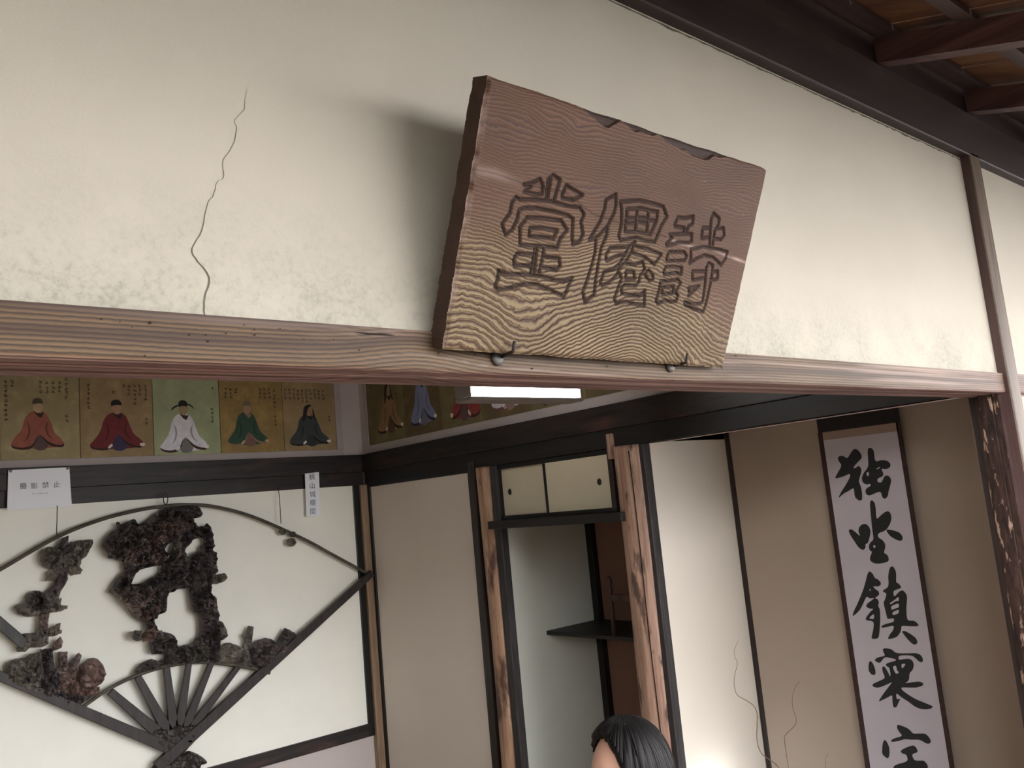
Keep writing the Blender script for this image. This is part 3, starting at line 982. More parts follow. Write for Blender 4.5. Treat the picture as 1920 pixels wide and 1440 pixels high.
C_, O_ = True, False
LINES = []
for cl, p in (
    (C_, [(440, 245), (520, 228), (600, 190), (630, 260), (620, 340), (560, 345), (440, 315), (510, 265)]),
    (O_, [(660, 380), (675, 270), (682, 195), (730, 152), (800, 200), (770, 300), (742, 400)]), (O_, [(705, 190), (690, 290), (675, 375)]),
    (C_, [(822, 350), (862, 255), (940, 300), (1022, 350), (930, 402), (822, 380)]),
    (C_, [(360, 375), (400, 395), (560, 395), (720, 415), (900, 465), (1000, 475), (1040, 545), (1010, 620), (1030, 740), (1000, 810), (930, 845), (920, 770), (930, 590), (880, 555), (720, 510), (560, 480), (440, 480), (390, 500), (370, 600), (320, 700), (255, 750), (220, 640), (300, 530), (320, 420)]),
    (C_, [(470, 575), (620, 580), (810, 605), (870, 700), (800, 790), (770, 880), (640, 865), (400, 850), (400, 670)]),
    (C_, [(500, 680), (620, 680), (770, 705), (735, 785), (600, 770), (490, 765)]),
    (O_, [(552, 870), (530, 1000), (508, 1130)]), (O_, [(640, 885), (615, 1020), (590, 1130)]), (O_, [(572, 880), (540, 1130)]),
    (O_, [(525, 945), (370, 935), (335, 1000), (345, 1055), (510, 1055)]),
    (O_, [(640, 965), (790, 985), (800, 1060), (760, 1100), (610, 1070)]),
    (C_, [(185, 1110), (260, 1145), (440, 1145), (600, 1160), (760, 1205), (850, 1210), (920, 1180), (880, 1270), (840, 1370), (700, 1300), (560, 1245), (440, 1240), (300, 1280), (180, 1305), (150, 1270), (180, 1180)]),
):
    LINES.append((Z1(p), cl))
for cl, p in (
    (C_, [(490, 140), (380, 200), (370, 290), (320, 430), (200, 630), (290, 600), (400, 480), (470, 340), (490, 250)]),
    (O_, [(400, 490), (390, 580), (330, 720), (300, 880), (270, 1060), (255, 1220), (155, 1310), (130, 1200), (180, 1060), (230, 900), (265, 760), (275, 610)]),
    (C_, [(540, 220), (740, 205), (900, 240), (1000, 275), (1040, 380), (980, 480), (910, 655), (800, 640), (700, 605), (540, 640), (520, 590), (550, 450), (550, 300)]),
    (C_, [(610, 300), (740, 290), (940, 330), (930, 420), (860, 575), (720, 545), (590, 545), (600, 420)]),
    (O_, [(720, 300), (700, 540)]), (O_, [(840, 320), (822, 560)]), (O_, [(610, 395), (700, 400)]), (O_, [(605, 455), (700, 450)]), (O_, [(735, 390), (822, 400)]), (O_, [(735, 440), (822, 450)]), (O_, [(850, 420), (925, 430)]),
    (O_, [(640, 698), (540, 715), (425, 720), (380, 800), (390, 862), (480, 815), (600, 780)]),
    (O_, [(705, 700), (830, 730), (980, 790), (905, 900), (800, 820), (665, 772)]),
    (C_, [(700, 650), (655, 765), (600, 865), (520, 940), (500, 1010), (420, 1090), (340, 1130), (320, 1100), (360, 980), (460, 950), (530, 890), (585, 790), (640, 695)]),
    (O_, [(600, 890), (690, 900), (780, 870), (800, 950), (750, 1020), (740, 1080), (700, 1130), (580, 1120), (550, 1150), (550, 1210), (650, 1230), (740, 1240), (800, 1180), (795, 1340), (700, 1330), (590, 1300), (490, 1320), (470, 1270), (520, 1130), (550, 1050), (520, 980)]),
    (C_, [(600, 970), (680, 975), (692, 1055), (595, 1060)]),
    (C_, [(840, 960), (890, 1010), (890, 1060), (850, 1075), (800, 1010)]),
):
    LINES.append((Z2(p), cl))
for cl, p in (
    (O_, [(360, 270), (400, 180), (480, 190), (590, 170), (580, 260), (530, 290), (505, 365)]), (O_, [(360, 290), (480, 310), (480, 365)]),
    (C_, [(300, 390), (430, 385), (570, 385), (570, 470), (540, 495), (400, 490), (265, 530), (260, 500), (330, 440)]),
    (C_, [(290, 605), (480, 605), (510, 660), (480, 710), (270, 715), (260, 690)]),
    (C_, [(250, 790), (330, 785), (450, 800), (440, 880), (370, 860), (230, 885), (225, 850)]),
    (C_, [(190, 960), (260, 965), (400, 945), (435, 990), (370, 1100), (400, 1140), (380, 1210), (320, 1220), (240, 1200), (150, 1245), (130, 1200), (170, 1080)]),
    (C_, [(215, 1040), (350, 1030), (340, 1110), (205, 1130)]),
    (O_, [(790, 520), (800, 330), (810, 200), (840, 130), (910, 200), (900, 270), (855, 340), (830, 510)]),
    (O_, [(705, 310), (800, 310)]), (O_, [(690, 440), (790, 420)]), (O_, [(705, 310), (690, 440)]), (O_, [(875, 320), (960, 310), (970, 400), (930, 450), (850, 440)]),
    (C_, [(560, 570), (720, 545), (880, 570), (1010, 605), (990, 680), (930, 765), (830, 670), (720, 645), (620, 690), (545, 745), (560, 680)]),
    (O_, [(750, 840), (580, 845), (580, 950), (735, 925)]), (O_, [(820, 850), (890, 840), (890, 930), (840, 950), (800, 935)]),
    (O_, [(775, 740), (750, 800), (735, 1000), (705, 1210)]), (O_, [(775, 740), (830, 770), (810, 950), (760, 1180), (740, 1260), (710, 1340), (600, 1310), (490, 1260), (480, 1220), (560, 1245), (680, 1240), (705, 1210)]),
    (C_, [(530, 1050), (660, 1025), (530, 1145), (545, 1100)]),
):
    LINES.append((Z3(p), cl))

Dm = np.full(U.shape, 1.0)
for p, cl in LINES:
    k = len(p)
    for i in range(k if cl else k - 1):
        (x1, y1), (x2, y2) = p[i], p[(i + 1) % k]
        mk = (U > min(x1, x2) - .012) & (U < max(x1, x2) + .012) & (W > min(y1, y2) - .012) & (W < max(y1, y2) + .012)
        if not mk.any():
            continue
        ux, wy = U[mk], W[mk]
        dx, dy = x2 - x1, y2 - y1
        t = np.clip(((ux - x1) * dx + (wy - y1) * dy) / (dx * dx + dy * dy + 1e-12), 0, 1)
        dd = np.hypot(ux - x1 - t * dx, wy - y1 - t * dy)
        Dm[mk] = np.minimum(Dm[mk], dd)
gw = 0.0046 * (1 + 0.35 * fbm(U * 25, W * 25, 44, 2))
groove = np.clip(1 - Dm / gw, 0, 1)
# growth rings: h = px-like height over the bottom edge, x = px-like run
h = T_ * 440
x = S_ * 540
g = 175 * np.exp(-(np.abs(x - 325) / 112) ** 1.7) * np.exp(-(h / 125)) - 34 * np.exp(-((x - 120) / 60) ** 2) * np.exp(-h / 150) + 30 * np.exp(-((x - 20) / 60) ** 2) * np.exp(-h / 120)
fld = h - g + 44 * fbm(x / 130, h / 110, 51, 3) + 15 * fbm(x / 50, h / 40, 52, 2)
spacing = 6.0 + 6.5 / (1 + np.exp((fld - 135) / 32))
# integrate 1/spacing along the field value
fv = np.linspace(-200, 700, 1800)
cum = np.cumsum(1.0 / (6.0 + 6.5 / (1 + np.exp((fv - 135) / 32)))) * (fv[1] - fv[0])
phase = np.interp(fld, fv, cum) + 0.45 * fbm(x / 7, h / 12, 53, 2)
tone = 1 / (1 + np.exp(-(fld - 165 + 60 * fbm(x / 120, h / 120, 54, 3) + 70 * np.clip((S_ - 0.62) / 0.3, -0.3, 1)) / 26))
# scuffs, dark flaked top edge, crack across the board
ck_uv = [uv(x_, y_) for x_, y_ in ((889, 318), (930, 326), (985, 346), (1060, 362), (1112, 402), (1180, 424), (1245, 444), (1275, 456), (1300, 462), (1340, 470), (1365, 480), (1398, 492))]
dck = seg_dist(ck_uv, U, W, closed=False)
xs_u = U
pale = np.exp(-(dck / 0.0026) ** 2) * np.clip((S_ - 0.62) / 0.05, 0, 1) * np.clip(0.55 + 1.6 * fbm(U * 40, W * 40, 61, 2), 0, 1) * 0.9
pale = np.maximum(pale, 0.30 * np.exp(-((U - ck_uv[0][0] - 0.03) / 0.05) ** 2 - (dck / 0.007) ** 2))
pale = np.maximum(pale, np.clip(fbm(U * 60, W * 200, 62, 3) * 2.2 - 0.75, 0, 0.5))
pale = np.maximum(pale, 0.55 * np.exp(-(S_ / 0.008) ** 2) * np.clip(0.5 + fbm(W * 80, U * 3, 63, 2) * 2, 0, 1))
flake = np.clip((0.016 * np.clip(0.75 + 3.2 * fbm(U * 16, U * 0 + 2.2, 64, 3), 0, 1.6) * np.clip((S_ - 0.24) / 0.1, 0, 1) * np.clip((0.86 - S_) / 0.12, 0.12, 1) - (1 - T_) * 0.46) / 0.003, 0, 1)
dirt = np.maximum(np.clip(groove * 1.9, 0, 0.92), flake * 0.9)
dirt = np.maximum(dirt, 0.5 * np.exp(-(dck / 0.0016) ** 2) * (S_ < 0.66))
dirt = np.maximum(dirt, np.clip(fbm(U * 9, W * 14, 66, 4) * 1.6 - 0.45, 0, 0.35))
wv = phase - np.floor(phase)
relief = 0.0006 * np.where(wv < 0.3, -1, 1) * (1 - tone * 0.7) - 0.0042 * groove - 0.006 * flake - 0.0008 * np.exp(-(dck / 0.0015) ** 2)
relief -= 0.004 * np.exp(-(edge / 0.004) ** 2)
PTS = ORG[None, None, :] + U[..., None] * US + W[..., None] * VS_ + relief[..., None] * NS
TH = 0.034
idx = np.arange(NU * NV).reshape(NU, NV)
quads = np.stack([idx[:-1, :-1], idx[1:, :-1], idx[1:, 1:], idx[:-1, 1:]], -1).reshape(-1, 4)
rim = np.concatenate([idx[:, 0], idx[-1, 1:], idx[::-1, -1][1:], idx[0, ::-1][1:-1]])
Vall = PTS.reshape(-1, 3)
backs = Vall[rim] - NS * TH + np.array([0.002, 0, 0]) * 0
nb = len(Vall)
k = len(rim)
sides = [(int(rim[i]), nb + i, nb + (i + 1) % k, int(rim[(i + 1) % k])) for i in range(k)]
me = bpy.data.meshes.new('board')
allv = np.concatenate([Vall, backs])
me.from_pydata(allv.tolist(), [], quads.tolist() + sides + [tuple(range(nb, nb + k))[::-1]])
M_SIGN = mat_phase('name_board_wood',
                   [(0.0, rgb(66, 47, 34)), (0.30, rgb(82, 60, 44)), (0.42, rgb(122, 106, 80)), (0.78, rgb(130, 113, 86)), (1.0, rgb(96, 80, 60))],
                   [(0.0, rgb(62, 41, 30)), (0.3, rgb(86, 59, 44)), (0.7, rgb(98, 69, 51)), (1.0, rgb(70, 48, 35))], rough=0.7)
M_SIGN_SIDE = mat_plain('name_board_edge', rgb(62, 44, 36), 0.8, 0.2, 40)
me.materials.append(M_SIGN)
me.materials.append(M_SIGN_SIDE)
mi = np.zeros(len(me.polygons), np.int32)
mi[len(quads):] = 1
me.polygons.foreach_set('material_index', mi)
me.update()
sign = bpy.data.objects.new('name_board', me)
COL.objects.link(sign)
z_ = np.zeros(k)
for nm, ar in (('phase', phase), ('tone', tone), ('dirt', dirt), ('pale', pale)):
    set_attr(sign, nm, np.concatenate([ar.ravel(), z_]))
tag(sign, 'weathered wooden name board with three carved characters leaning out above the lintel', 'sign')

# two iron hooks holding the board
for i, (base, elbow, tip) in enumerate((((933, 672), (962, 659), (965, 640)), ((1257, 687), (1286, 680), (1289, 663)))):
    hk = thing('iron_hook', ('left' if i == 0 else 'right') + ' one of the two rusty iron hooks under the wooden name board', 'hook', tuple(onY(base[0], base[1], 1.014)), 'hooks under the name board')
    p0 = onY(base[0] + 2, base[1], 1.018)
    p1 = onSign(elbow[0], elbow[1], 0.012)
    p2 = onSign(tip[0], tip[1], 0.010)
    tube('shank', [p0, p0 * 0.5 + p1 * 0.5, p1, p1 * 0.4 + p2 * 0.6, p2], 0.0028, M_IRON, hk, 6)
    c = onY(base[0], base[1], 1.012)
    tube('washer', [c + np.array([0, 0.003, 0]), c + np.array([0, -0.002, 0]), c + np.array([0, -0.004, 0])], 0.01, M_LEAD, hk, 14, rads=[0.0115, 0.0115, 0.007])

# ------------------------------------------------------------------ poet frieze above the picture rails (plain generic seated figures)
struct(box('trim_18', (-0.4, YB - 0.012, ZN2), (2.640, YB - 0.001, 1.990), M_FRAME_LILAC, bevel=0.003), 'pale frame strip under the portraits of the back wall')
struct(box('trim_19', (2.598, YB - 0.012, 1.990), (2.640, YB - 0.001, 2.47), M_FRAME_LILAC, bevel=0.003), 'pale frame strip at the right end of the back wall portraits')
struct(box('trim_20', (XR - 0.012, 1.14, ZN2), (XR - 0.001, 4.655, 1.998), M_FRAME_LILAC, bevel=0.003), 'pale frame strip under the portraits of the right wall')
struct(box('trim_21', (XR - 0.012, 4.625, 1.998), (XR - 0.001, 4.655, 2.47), M_FRAME_LILAC, bevel=0.003), 'pale frame strip at the left end of the right wall portraits')

CM = {}


def cmat(r, g, b):
    if (r, g, b) not in CM:
        CM[(r, g, b)] = mat_plain('paint_%d_%d_%d' % (r, g, b), rgb(r, g, b), 0.75, 0.10, 30)
    return CM[(r, g, b)]


def mat_gold(name, c, glow):
    """aged painted ground: mottled, greener patches"""
    m, nt, b = new_mat(name, 0.7)
    v = coords(nt)
    n1 = N(nt, 'ShaderNodeTexNoise', Scale=7.0, Detail=6.0, Roughness=0.7)
    nt.links.new(v, n1.inputs['Vector'])
    r = ramp(nt, [(0.3, tuple(x * 0.86 for x in c[:3]) + (1,)), (0.5, c), (0.72, glow)])
    nt.links.new(n1.outputs['Fac'], r.inputs['Fac'])
    nt.links.new(r.outputs['Color'], b.inputs['Base Color'])
    return m


def portrait(label, where, a0, a1, z0, z1, ground, robe, lap, skin, hat, hat_c, face_dir, fc, fw, fz, fh, cuffs, seed, collar=(60, 44, 40), cols=()):
    """where: 'back' -> a is X on the back wall; 'right' -> a is Y on the right wall (viewer's right is -Y)"""
    if where == 'back':
        P = lambda a, z, d: (a, YB - 0.004 - d, z)
        sgn = 1
    else:
        P = lambda a, z, d: (XR - 0.004 - d, a, z)
        sgn = -1
    t = thing('portrait_panel', label, 'painting', P((a0 + a1) / 2, z0, 0), 'row of seated figure paintings on the %s wall' % where)
    lo, hi = P(min(a0, a1) + 0.0015, z0, 0.006), P(max(a0, a1) - 0.0015, z1, -0.003)
    box('painted_ground', [min(lo[i], hi[i]) for i in range(3)], [max(lo[i], hi[i]) for i in range(3)], ground, t, 0.001)
    rs = np.random.default_rng(seed)

    def shape(name, pts, c, layer, smooth_it=2):
        pts = rounded([(fc + sgn * face_dir * p[0] * fw, fz + p[1] * fh) for p in pts], smooth_it) if smooth_it else [(fc + sgn * face_dir * p[0] * fw, fz + p[1] * fh) for p in pts]
        return flat_shape(name, pts, (), lambda a, z: P(a, z, 0.0062 + 0.0003 * layer), cmat(*c), t)

    k = lambda s_: 1 + rs.uniform(-s_, s_)
    shape('robe', [(-0.13, 0.74), (-0.24, 0.62 * k(.05)), (-0.30, 0.36), (-0.42, 0.20 * k(.2)), (-0.50, 0.10), (-0.47, 0.02), (-0.30, -0.02), (-0.05, 0.0), (0.22, 0.0), (0.42, 0.03), (0.50, 0.09 * k(.3)), (0.42, 0.20), (0.30, 0.30), (0.24, 0.50 * k(.06)), (0.17, 0.68), (0.06, 0.76)], robe, 1)
    shape('lap', [(-0.10, 0.01), (-0.06, 0.18), (0.02, 0.30 * k(.1)), (0.10, 0.22), (0.20, 0.08), (0.14, -0.03), (0.0, -0.05)], lap, 2)
    shape('hem', [(-0.50, 0.09), (-0.47, 0.01), (-0.30, -0.03), (-0.12, -0.01), (-0.04, 0.14), (-0.02, 0.26), (-0.06, 0.14), (-0.14, 0.04), (-0.30, 0.015), (-0.44, 0.04)], collar, 3)
    shape('hem', [(0.03, 0.27), (0.11, 0.20), (0.22, 0.10), (0.40, 0.045), (0.50, 0.09), (0.46, 0.0), (0.24, 0.03), (0.13, 0.13)], collar, 3)
    dk = tuple(int(c_ * 0.72) for c_ in robe)
    shape('sleeve_fold', [(-0.22, 0.58), (-0.17, 0.40), (-0.20, 0.22), (-0.28, 0.12), (-0.17, 0.21), (-0.13, 0.40)], dk, 2, 1)
    shape('sleeve_fold', [(0.20, 0.58), (0.16, 0.40), (0.20, 0.26), (0.30, 0.16), (0.17, 0.24), (0.12, 0.40)], dk, 2, 1)
    shape('collar', [(-0.09, 0.76), (-0.02, 0.66), (0.06, 0.60), (0.12, 0.74), (0.07, 0.70), (0.0, 0.72)], collar, 3)
    shape('face', [(-0.08, 0.90), (0.0, 0.93), (0.08, 0.90), (0.10, 0.80), (0.05, 0.71), (-0.03, 0.71), (-0.09, 0.78)], skin, 4)
    if cuffs:
        shape('sleeve_cuff', [(0.40, 0.10), (0.50, 0.12), (0.52, 0.06), (0.44, 0.03)], cuffs, 4)
        shape('sleeve_cuff', [(-0.18, 0.04), (-0.10, 0.12), (-0.08, 0.06), (-0.16, 0.0)], cuffs, 4)
    if hat == 'cap':
        shape('hat', [(-0.10, 0.87), (-0.10, 0.97), (-0.03, 1.02), (0.07, 1.0), (0.11, 0.89), (0.0, 0.91)], hat_c, 5)
    elif hat == 'wings':
        shape('hat', [(-0.10, 0.87), (-0.09, 0.98), (-0.02, 1.02), (0.08, 0.99), (0.10, 0.88), (0.0, 0.90)], hat_c, 5)
        shape('hat_wing', [(-0.09, 0.90), (-0.19, 0.85), (-0.26, 0.79), (-0.22, 0.87), (-0.10, 0.93)], hat_c, 5, 1)
        shape('hat_wing', [(0.09, 0.92), (0.18, 0.88), (0.24, 0.82), (0.20, 0.90), (0.10, 0.95)], hat_c, 5, 1)
    elif hat == 'hair':
        shape('hair', [(-0.07, 0.98), (0.03, 1.01), (0.09, 0.96), (0.02, 0.95), (-0.03, 0.86), (-0.06, 0.72), (-0.11, 0.60), (-0.17, 0.54), (-0.14, 0.76), (-0.12, 0.90)], hat_c, 5)
        shape('hair', [(0.08, 0.95), (0.13, 0.84), (0.15, 0.70), (0.21, 0.58), (0.12, 0.64), (0.09, 0.78), (0.10, 0.88)], hat_c, 5)
    # columns of tiny illegible ink marks
    V, F = [], []
    wdt = abs(a1 - a0)
    al = min(a0, a1) if sgn > 0 else max(a0, a1)
    for cx, ztop, n in cols:
        for q in range(n):
            ca, cz = al + sgn * cx * wdt, z0 + ztop * (z1 - z0) - q * 0.0235
            for _ in range(5):
                an = rs.choice([0.0, 0.05, PI / 2, 0.7, -0.6])
                L = rs.uniform(0.004, 0.0085)
                ox, oz = rs.uniform(-0.004, 0.004), rs.uniform(-0.007, 0.007)
                dx, dz = math.cos(an) * L, math.sin(an) * L
                nx_, nz_ = -math.sin(an) * 0.0011, math.cos(an) * 0.0011
                s0 = len(V)
                for e, f_ in ((-1, -1), (1, -1), (1, 1), (-1, 1)):
                    V.append(P(ca + ox + dx * e + nx_ * f_, cz + oz + dz * e + nz_ * f_, 0.0066))
                F.append((s0, s0 + 1, s0 + 2, s0 + 3))
    if V:
        ins = obj('inscription', V, F, cmat(58, 50, 40), t)
        ins['kind'] = 'stuff'
    return t


G1 = mat_gold('gold_ground', rgb(164, 150, 112), rgb(188, 174, 130))
G2 = mat_gold('brown_gold_ground', rgb(156, 134, 98), rgb(182, 160, 116))
G3 = mat_gold('green_ground', rgb(166, 174, 138), rgb(184, 192, 146))
G4 = mat_gold('amber_ground', rgb(152, 128, 80), rgb(188, 158, 98))
G5 = mat_gold('olive_ground', rgb(112, 100, 70), rgb(130, 120, 84))
G6 = mat_gold('dark_olive_ground', rgb(100, 86, 60), rgb(120, 106, 72))
SK = (196, 164, 138)


def fig(px0, px1, pyb, pyt):
    a, b, c = onY(px0, pyb, YB - 0.01), onY(px1, pyb, YB - 0.01), onY((px0 + px1) / 2, pyt, YB - 0.01)
    return dict(fc=(a[0] + b[0]) / 2, fw=b[0] - a[0], fz=(a[2] + b[2]) / 2 + 0.004, fh=c[2] - (a[2] + b[2]) / 2)


ZT = 2.44
portrait('painting of a seated figure in a terracotta robe, first from the left', 'back', 0.780, 1.135, 1.990, ZT, G1, (158, 96, 80), (98, 78, 76), (190, 164, 130), 'cap', (92, 80, 66), 1, **fig(20, 122, 842, 749), cuffs=None, seed=1, cols=((0.07, .86, 9), (0.15, .86, 2), (0.5, .86, 3), (0.58, .86, 3), (0.66, .86, 3), (0.74, .86, 3), (0.83, .90, 5), (0.83, .48, 2)))
portrait('painting of a seated figure in a dark red robe with a black cap', 'back', 1.135, 1.498, 1.990, ZT, G2, (118, 50, 54), (62, 58, 86), (180, 140, 116), 'cap', (38, 34, 34), 1, **fig(168, 271, 843, 752), cuffs=(226, 216, 204), seed=2, cols=((0.12, .84, 6), (0.45, .76, 1), (0.60, .84, 1), (0.67, .84, 3), (0.75, .84, 5), (0.82, .84, 3), (0.90, .84, 4), (0.90, .44, 2)))
portrait('painting of a seated figure in a white robe on a green ground', 'back', 1.498, 1.865, 1.990, ZT, G3, (226, 226, 234), (122, 122, 118), (168, 146, 112), 'wings', (40, 38, 36), 1, **fig(300, 391, 847, 753), cuffs=(240, 238, 236), seed=3, collar=(66, 48, 46), cols=((0.90, .82, 1), (0.88, .56, 4)))
portrait('painting of a seated figure in a dark green robe on an amber ground', 'back', 1.865, 2.249, 1.990, ZT, G4, (58, 84, 70), (120, 96, 86), (176, 140, 112), 'cap', (128, 112, 96), 1, **fig(427, 504, 835, 754), cuffs=(196, 170, 140), seed=4, collar=(150, 120, 96), cols=((0.10, .82, 3), (0.18, .82, 3), (0.26, .82, 2), (0.64, .82, 3), (0.71, .82, 3), (0.79, .82, 3), (0.87, .80, 5), (0.87, .46, 3)))
portrait('painting of a dark robed figure with long black hair, fifth from the left', 'back', 2.249, 2.597, 1.990, ZT, G2, (66, 74, 74), (54, 60, 62), (160, 120, 92), 'hair', (44, 40, 44), 1, **fig(543, 620, 835, 760), cuffs=(236, 232, 224), seed=5, collar=(40, 36, 38), cols=((0.06, .82, 3), (0.14, .82, 3), (0.22, .82, 3), (0.30, .82, 3), (0.38, .82, 4), (0.46, .82, 4), (0.54, .82, 3), (0.62, .82, 3), (0.70, .82, 3), (0.78, .82, 3), (0.88, .46, 2)))


def figr(px0, py0, px1, py1, h):
    a, b = onX(px0, py0, XR - 0.012), onX(px1, py1, XR - 0.012)
    return dict(fc=(a[1] + b[1]) / 2, fw=abs(a[1] - b[1]), fz=(a[2] + b[2]) / 2 + 0.006, fh=h)


portrait('painting of a seated figure in a tan robe nearest the room corner', 'right', 4.625, 4.205, 1.998, ZT, G5, (146, 112, 82), (92, 70, 56), (150, 124, 92), 'hair', (44, 34, 28), 1, **figr(709, 816, 756, 803, 0.30), cuffs=(220, 206, 184), seed=6, collar=(56, 40, 32), cols=((0.82, .62, 2), (0.15, .86, 2)))
portrait('painting of a seated figure in a light blue robe on the right wall', 'right', 4.205, 3.840, 1.998, ZT, G6, (126, 132, 164), (112, 112, 128), (150, 110, 92), 'cap', (44, 40, 44), 1, **figr(771, 799, 819, 791, 0.33), cuffs=(228, 222, 212), seed=7, collar=(42, 44, 62), cols=((0.80, .76, 4),))
portrait('painting of a seated figure in a bright red robe on the right wall', 'right', 3.840, 3.470, 1.998, ZT, G5, (140, 62, 60), (96, 74, 78), (150, 112, 92), 'cap', (44, 40, 44), -1, **figr(846, 792, 902, 777, 0.36), cuffs=(222, 206, 182), seed=8, collar=(70, 40, 40), cols=())
portrait('painting of a seated figure in a white robe behind the bright lamp', 'right', 3.470, 3.085, 1.998, ZT, G6, (216, 208, 214), (150, 120, 120), (150, 112, 92), 'cap', (44, 40, 44), 1, **figr(922, 773, 988, 758, 0.34), cuffs=(226, 220, 220), seed=9, collar=(116, 72, 76), cols=())
portrait('painting of a seated figure in a dark robe right of the bright lamp', 'right', 3.085, 2.700, 1.998, ZT, G5, (60, 54, 56), (50, 46, 46), (150, 112, 92), 'cap', (34, 30, 32), -1, **figr(1006, 762, 1040, 753, 0.34), cuffs=None, seed=10, collar=(36, 32, 34), cols=())
portrait('painting mostly hidden behind the lintel, last in the right wall row', 'right', 2.700, 2.320, 1.998, ZT, G6, (96, 84, 70), (70, 60, 50), (150, 112, 92), 'cap', (34, 30, 32), 1, fc=2.51, fw=0.27, fz=2.06, fh=0.32, cuffs=None, seed=11, cols=())

# ------------------------------------------------------------------ hanging lamp seen under the lintel
m_, nt_, b_p = new_mat('lamp_shade_acrylic', 0.4)
b_p.inputs['Base Color'].default_value = rgb(245, 246, 250)
b_p.inputs['Emission Color'].default_value = (1.0, 0.98, 0.95, 1)
b_p.inputs['Emission Strength'].default_value = 4.0
M_LAMP = m_
M_LAMP_RIM = mat_plain('lamp_rim_grey', rgb(128, 122, 118), 0.4, 0.05)
la = thing('hanging_lamp', 'bright white box lamp with a grey rim hanging behind the lintel', 'lamp', (1.97, 2.25, 2.0))
box('shade', (1.718, 2.2, 1.920), (2.224, 2.27, 2.14), M_LAMP, la, 0.012)
bm = bmesh.new()
add_box(bm, (1.708, 2.195, 1.907), (2.235, 2.280, 1.9195), 0.003)
bm_obj('bottom_rim', bm, M_LAMP_RIM, la)
box('end_plate', (2.226, 2.198, 1.92), (2.234, 2.275, 2.15), M_LAMP_RIM, la, 0.001)
box('end_plate', (1.708, 2.198, 1.92), (1.716, 2.275, 2.15), M_LAMP_RIM, la, 0.001)
tube('cord', [(1.8, 2.235, 2.139), (1.8, 2.235, 2.502)], 0.003, M_INK, la, 6)
tube('cord', [(2.14, 2.235, 2.139), (2.14, 2.235, 2.502)], 0.003, M_INK, la, 6)

# ------------------------------------------------------------------ paper notices on the back rail
YS = YB - 0.048


def text_mesh(name, s, size, place, m, parent):
    """built-in typeface, laid flat on a surface by place(u, v)"""
    cu = bpy.data.curves.new(name, 'FONT')
    cu.body = s
    cu.size = size
    cu.align_x = 'CENTER'
    cu.align_y = 'CENTER'
    cu.resolution_u = 2
    t = bpy.data.objects.new(name, cu)
    COL.objects.link(t)
    bpy.context.view_layer.update()
    me = bpy.data.meshes.new_from_object(t.evaluated_get(bpy.context.evaluated_depsgraph_get()))
    bpy.data.objects.remove(t, do_unlink=True)
    V = [place(v.co.x, v.co.y) for v in me.vertices]
    F = [tuple(p.vertices) for p in me.polygons]
    return obj(name, V, F, m, parent)


def sheet(name, pix, ypl, parent, m, curl=0.0):
    """paper sheet: bilinear grid between four traced corners"""
    tl, tr, br, bl = [onY(x, y, ypl) for x, y in pix]
    n = 8
    V = []
    for i in range(n + 1):
        for j in range(n + 1):
            u, v = i / n, j / n
            p = (tl * (1 - u) + tr * u) * (1 - v) + (bl * (1 - u) + br * u) * v
            V.append(p + np.array([0, -curl * v * v * (1 + 0.3 * math.sin(u * 5)), 0]))
    k = n + 1
    F = [(i * k + j, (i + 1) * k + j, (i + 1) * k + j + 1, i * k + j + 1) for i in range(n) for j in range(n)]
    W_ = [v + np.array([0, 0.0006, 0]) for v in V]
    F += [tuple(q + len(V) for q in f[::-1]) for f in F]
    return obj(name, V + W_, F, m, parent)


nt1 = thing('notice_sheet', 'white paper notice pinned to the dark rail above the fan', 'notice', tuple(onY(75, 915, YS)))
sheet('paper', [(15.5, 881.5), (130, 876), (134.5, 949), (13, 957)], YS, nt1, M_SHEET, 0.004)
for i_, ch in enumerate('\u64ae\u5f71\u7981\u6b62'):
    cpx = [(43.5, 912.5), (64.5, 911.8), (85.5, 910.2), (106.5, 909.3)][i_]
    c = onY(cpx[0], cpx[1], YS - 0.0035)
    text_mesh('lettering', ch, 0.032, lambda u, v, c=c: (c[0] + u, c[1], c[2] + v), M_PRINT, nt1)
c = onY(75, 925, YS - 0.004)
V, F = [], []
rs_ = np.random.default_rng(5)
for i_ in range(13):
    x0 = c[0] - 0.034 + i_ * 0.0054
    w_, h_ = rs_.uniform(.0018, .0036), rs_.uniform(.003, .006)
    s0 = len(V)
    V += [(x0, c[1], c[2] - .003), (x0 + w_, c[1], c[2] - .003), (x0 + w_, c[1], c[2] - .003 + h_), (x0, c[1], c[2] - .003 + h_)]
    F.append((s0, s0 + 1, s0 + 2, s0 + 3))
obj('small_print', V, F, M_PRINT_FAINT, nt1)['kind'] = 'stuff'
M_PIN = mat_plain('pin_grey', rgb(140, 132, 134), 0.4, 0.05)
for q in ((20, 883.5), (126.5, 878.5)):
    c = onY(q[0], q[1], YS - 0.001)
    tube('pushpin', [c + np.array([0, 0.012, 0]), c, c + np.array([0, -0.004, 0]), c + np.array([0, -0.006, 0])], 0.004, M_PIN, nt1, 10, rads=[0.001, 0.0065, 0.0065, 0.003])

nt2 = thing('name_strip', 'narrow white paper strip lettered vertically near the corner post', 'notice', tuple(onY(586, 927, YS)))
sheet('paper', [(571.5, 888), (598, 885), (601, 967.5), (574.5, 969)], YS, nt2, M_SHEET, 0.002)
for i_, ch in enumerate('\u6843\u5c71\u57ce\u6b04\u9593'):
    cpx = [(585.2, 895), (585.6, 911.5), (586.4, 927.5), (586.6, 943.5), (586.8, 959.5)][i_]
    c = onY(cpx[0], cpx[1], YS - 0.003)
    text_mesh('lettering', ch, 0.040, lambda u, v, c=c: (c[0] + u, c[1], c[2] + v), M_PRINT, nt2)

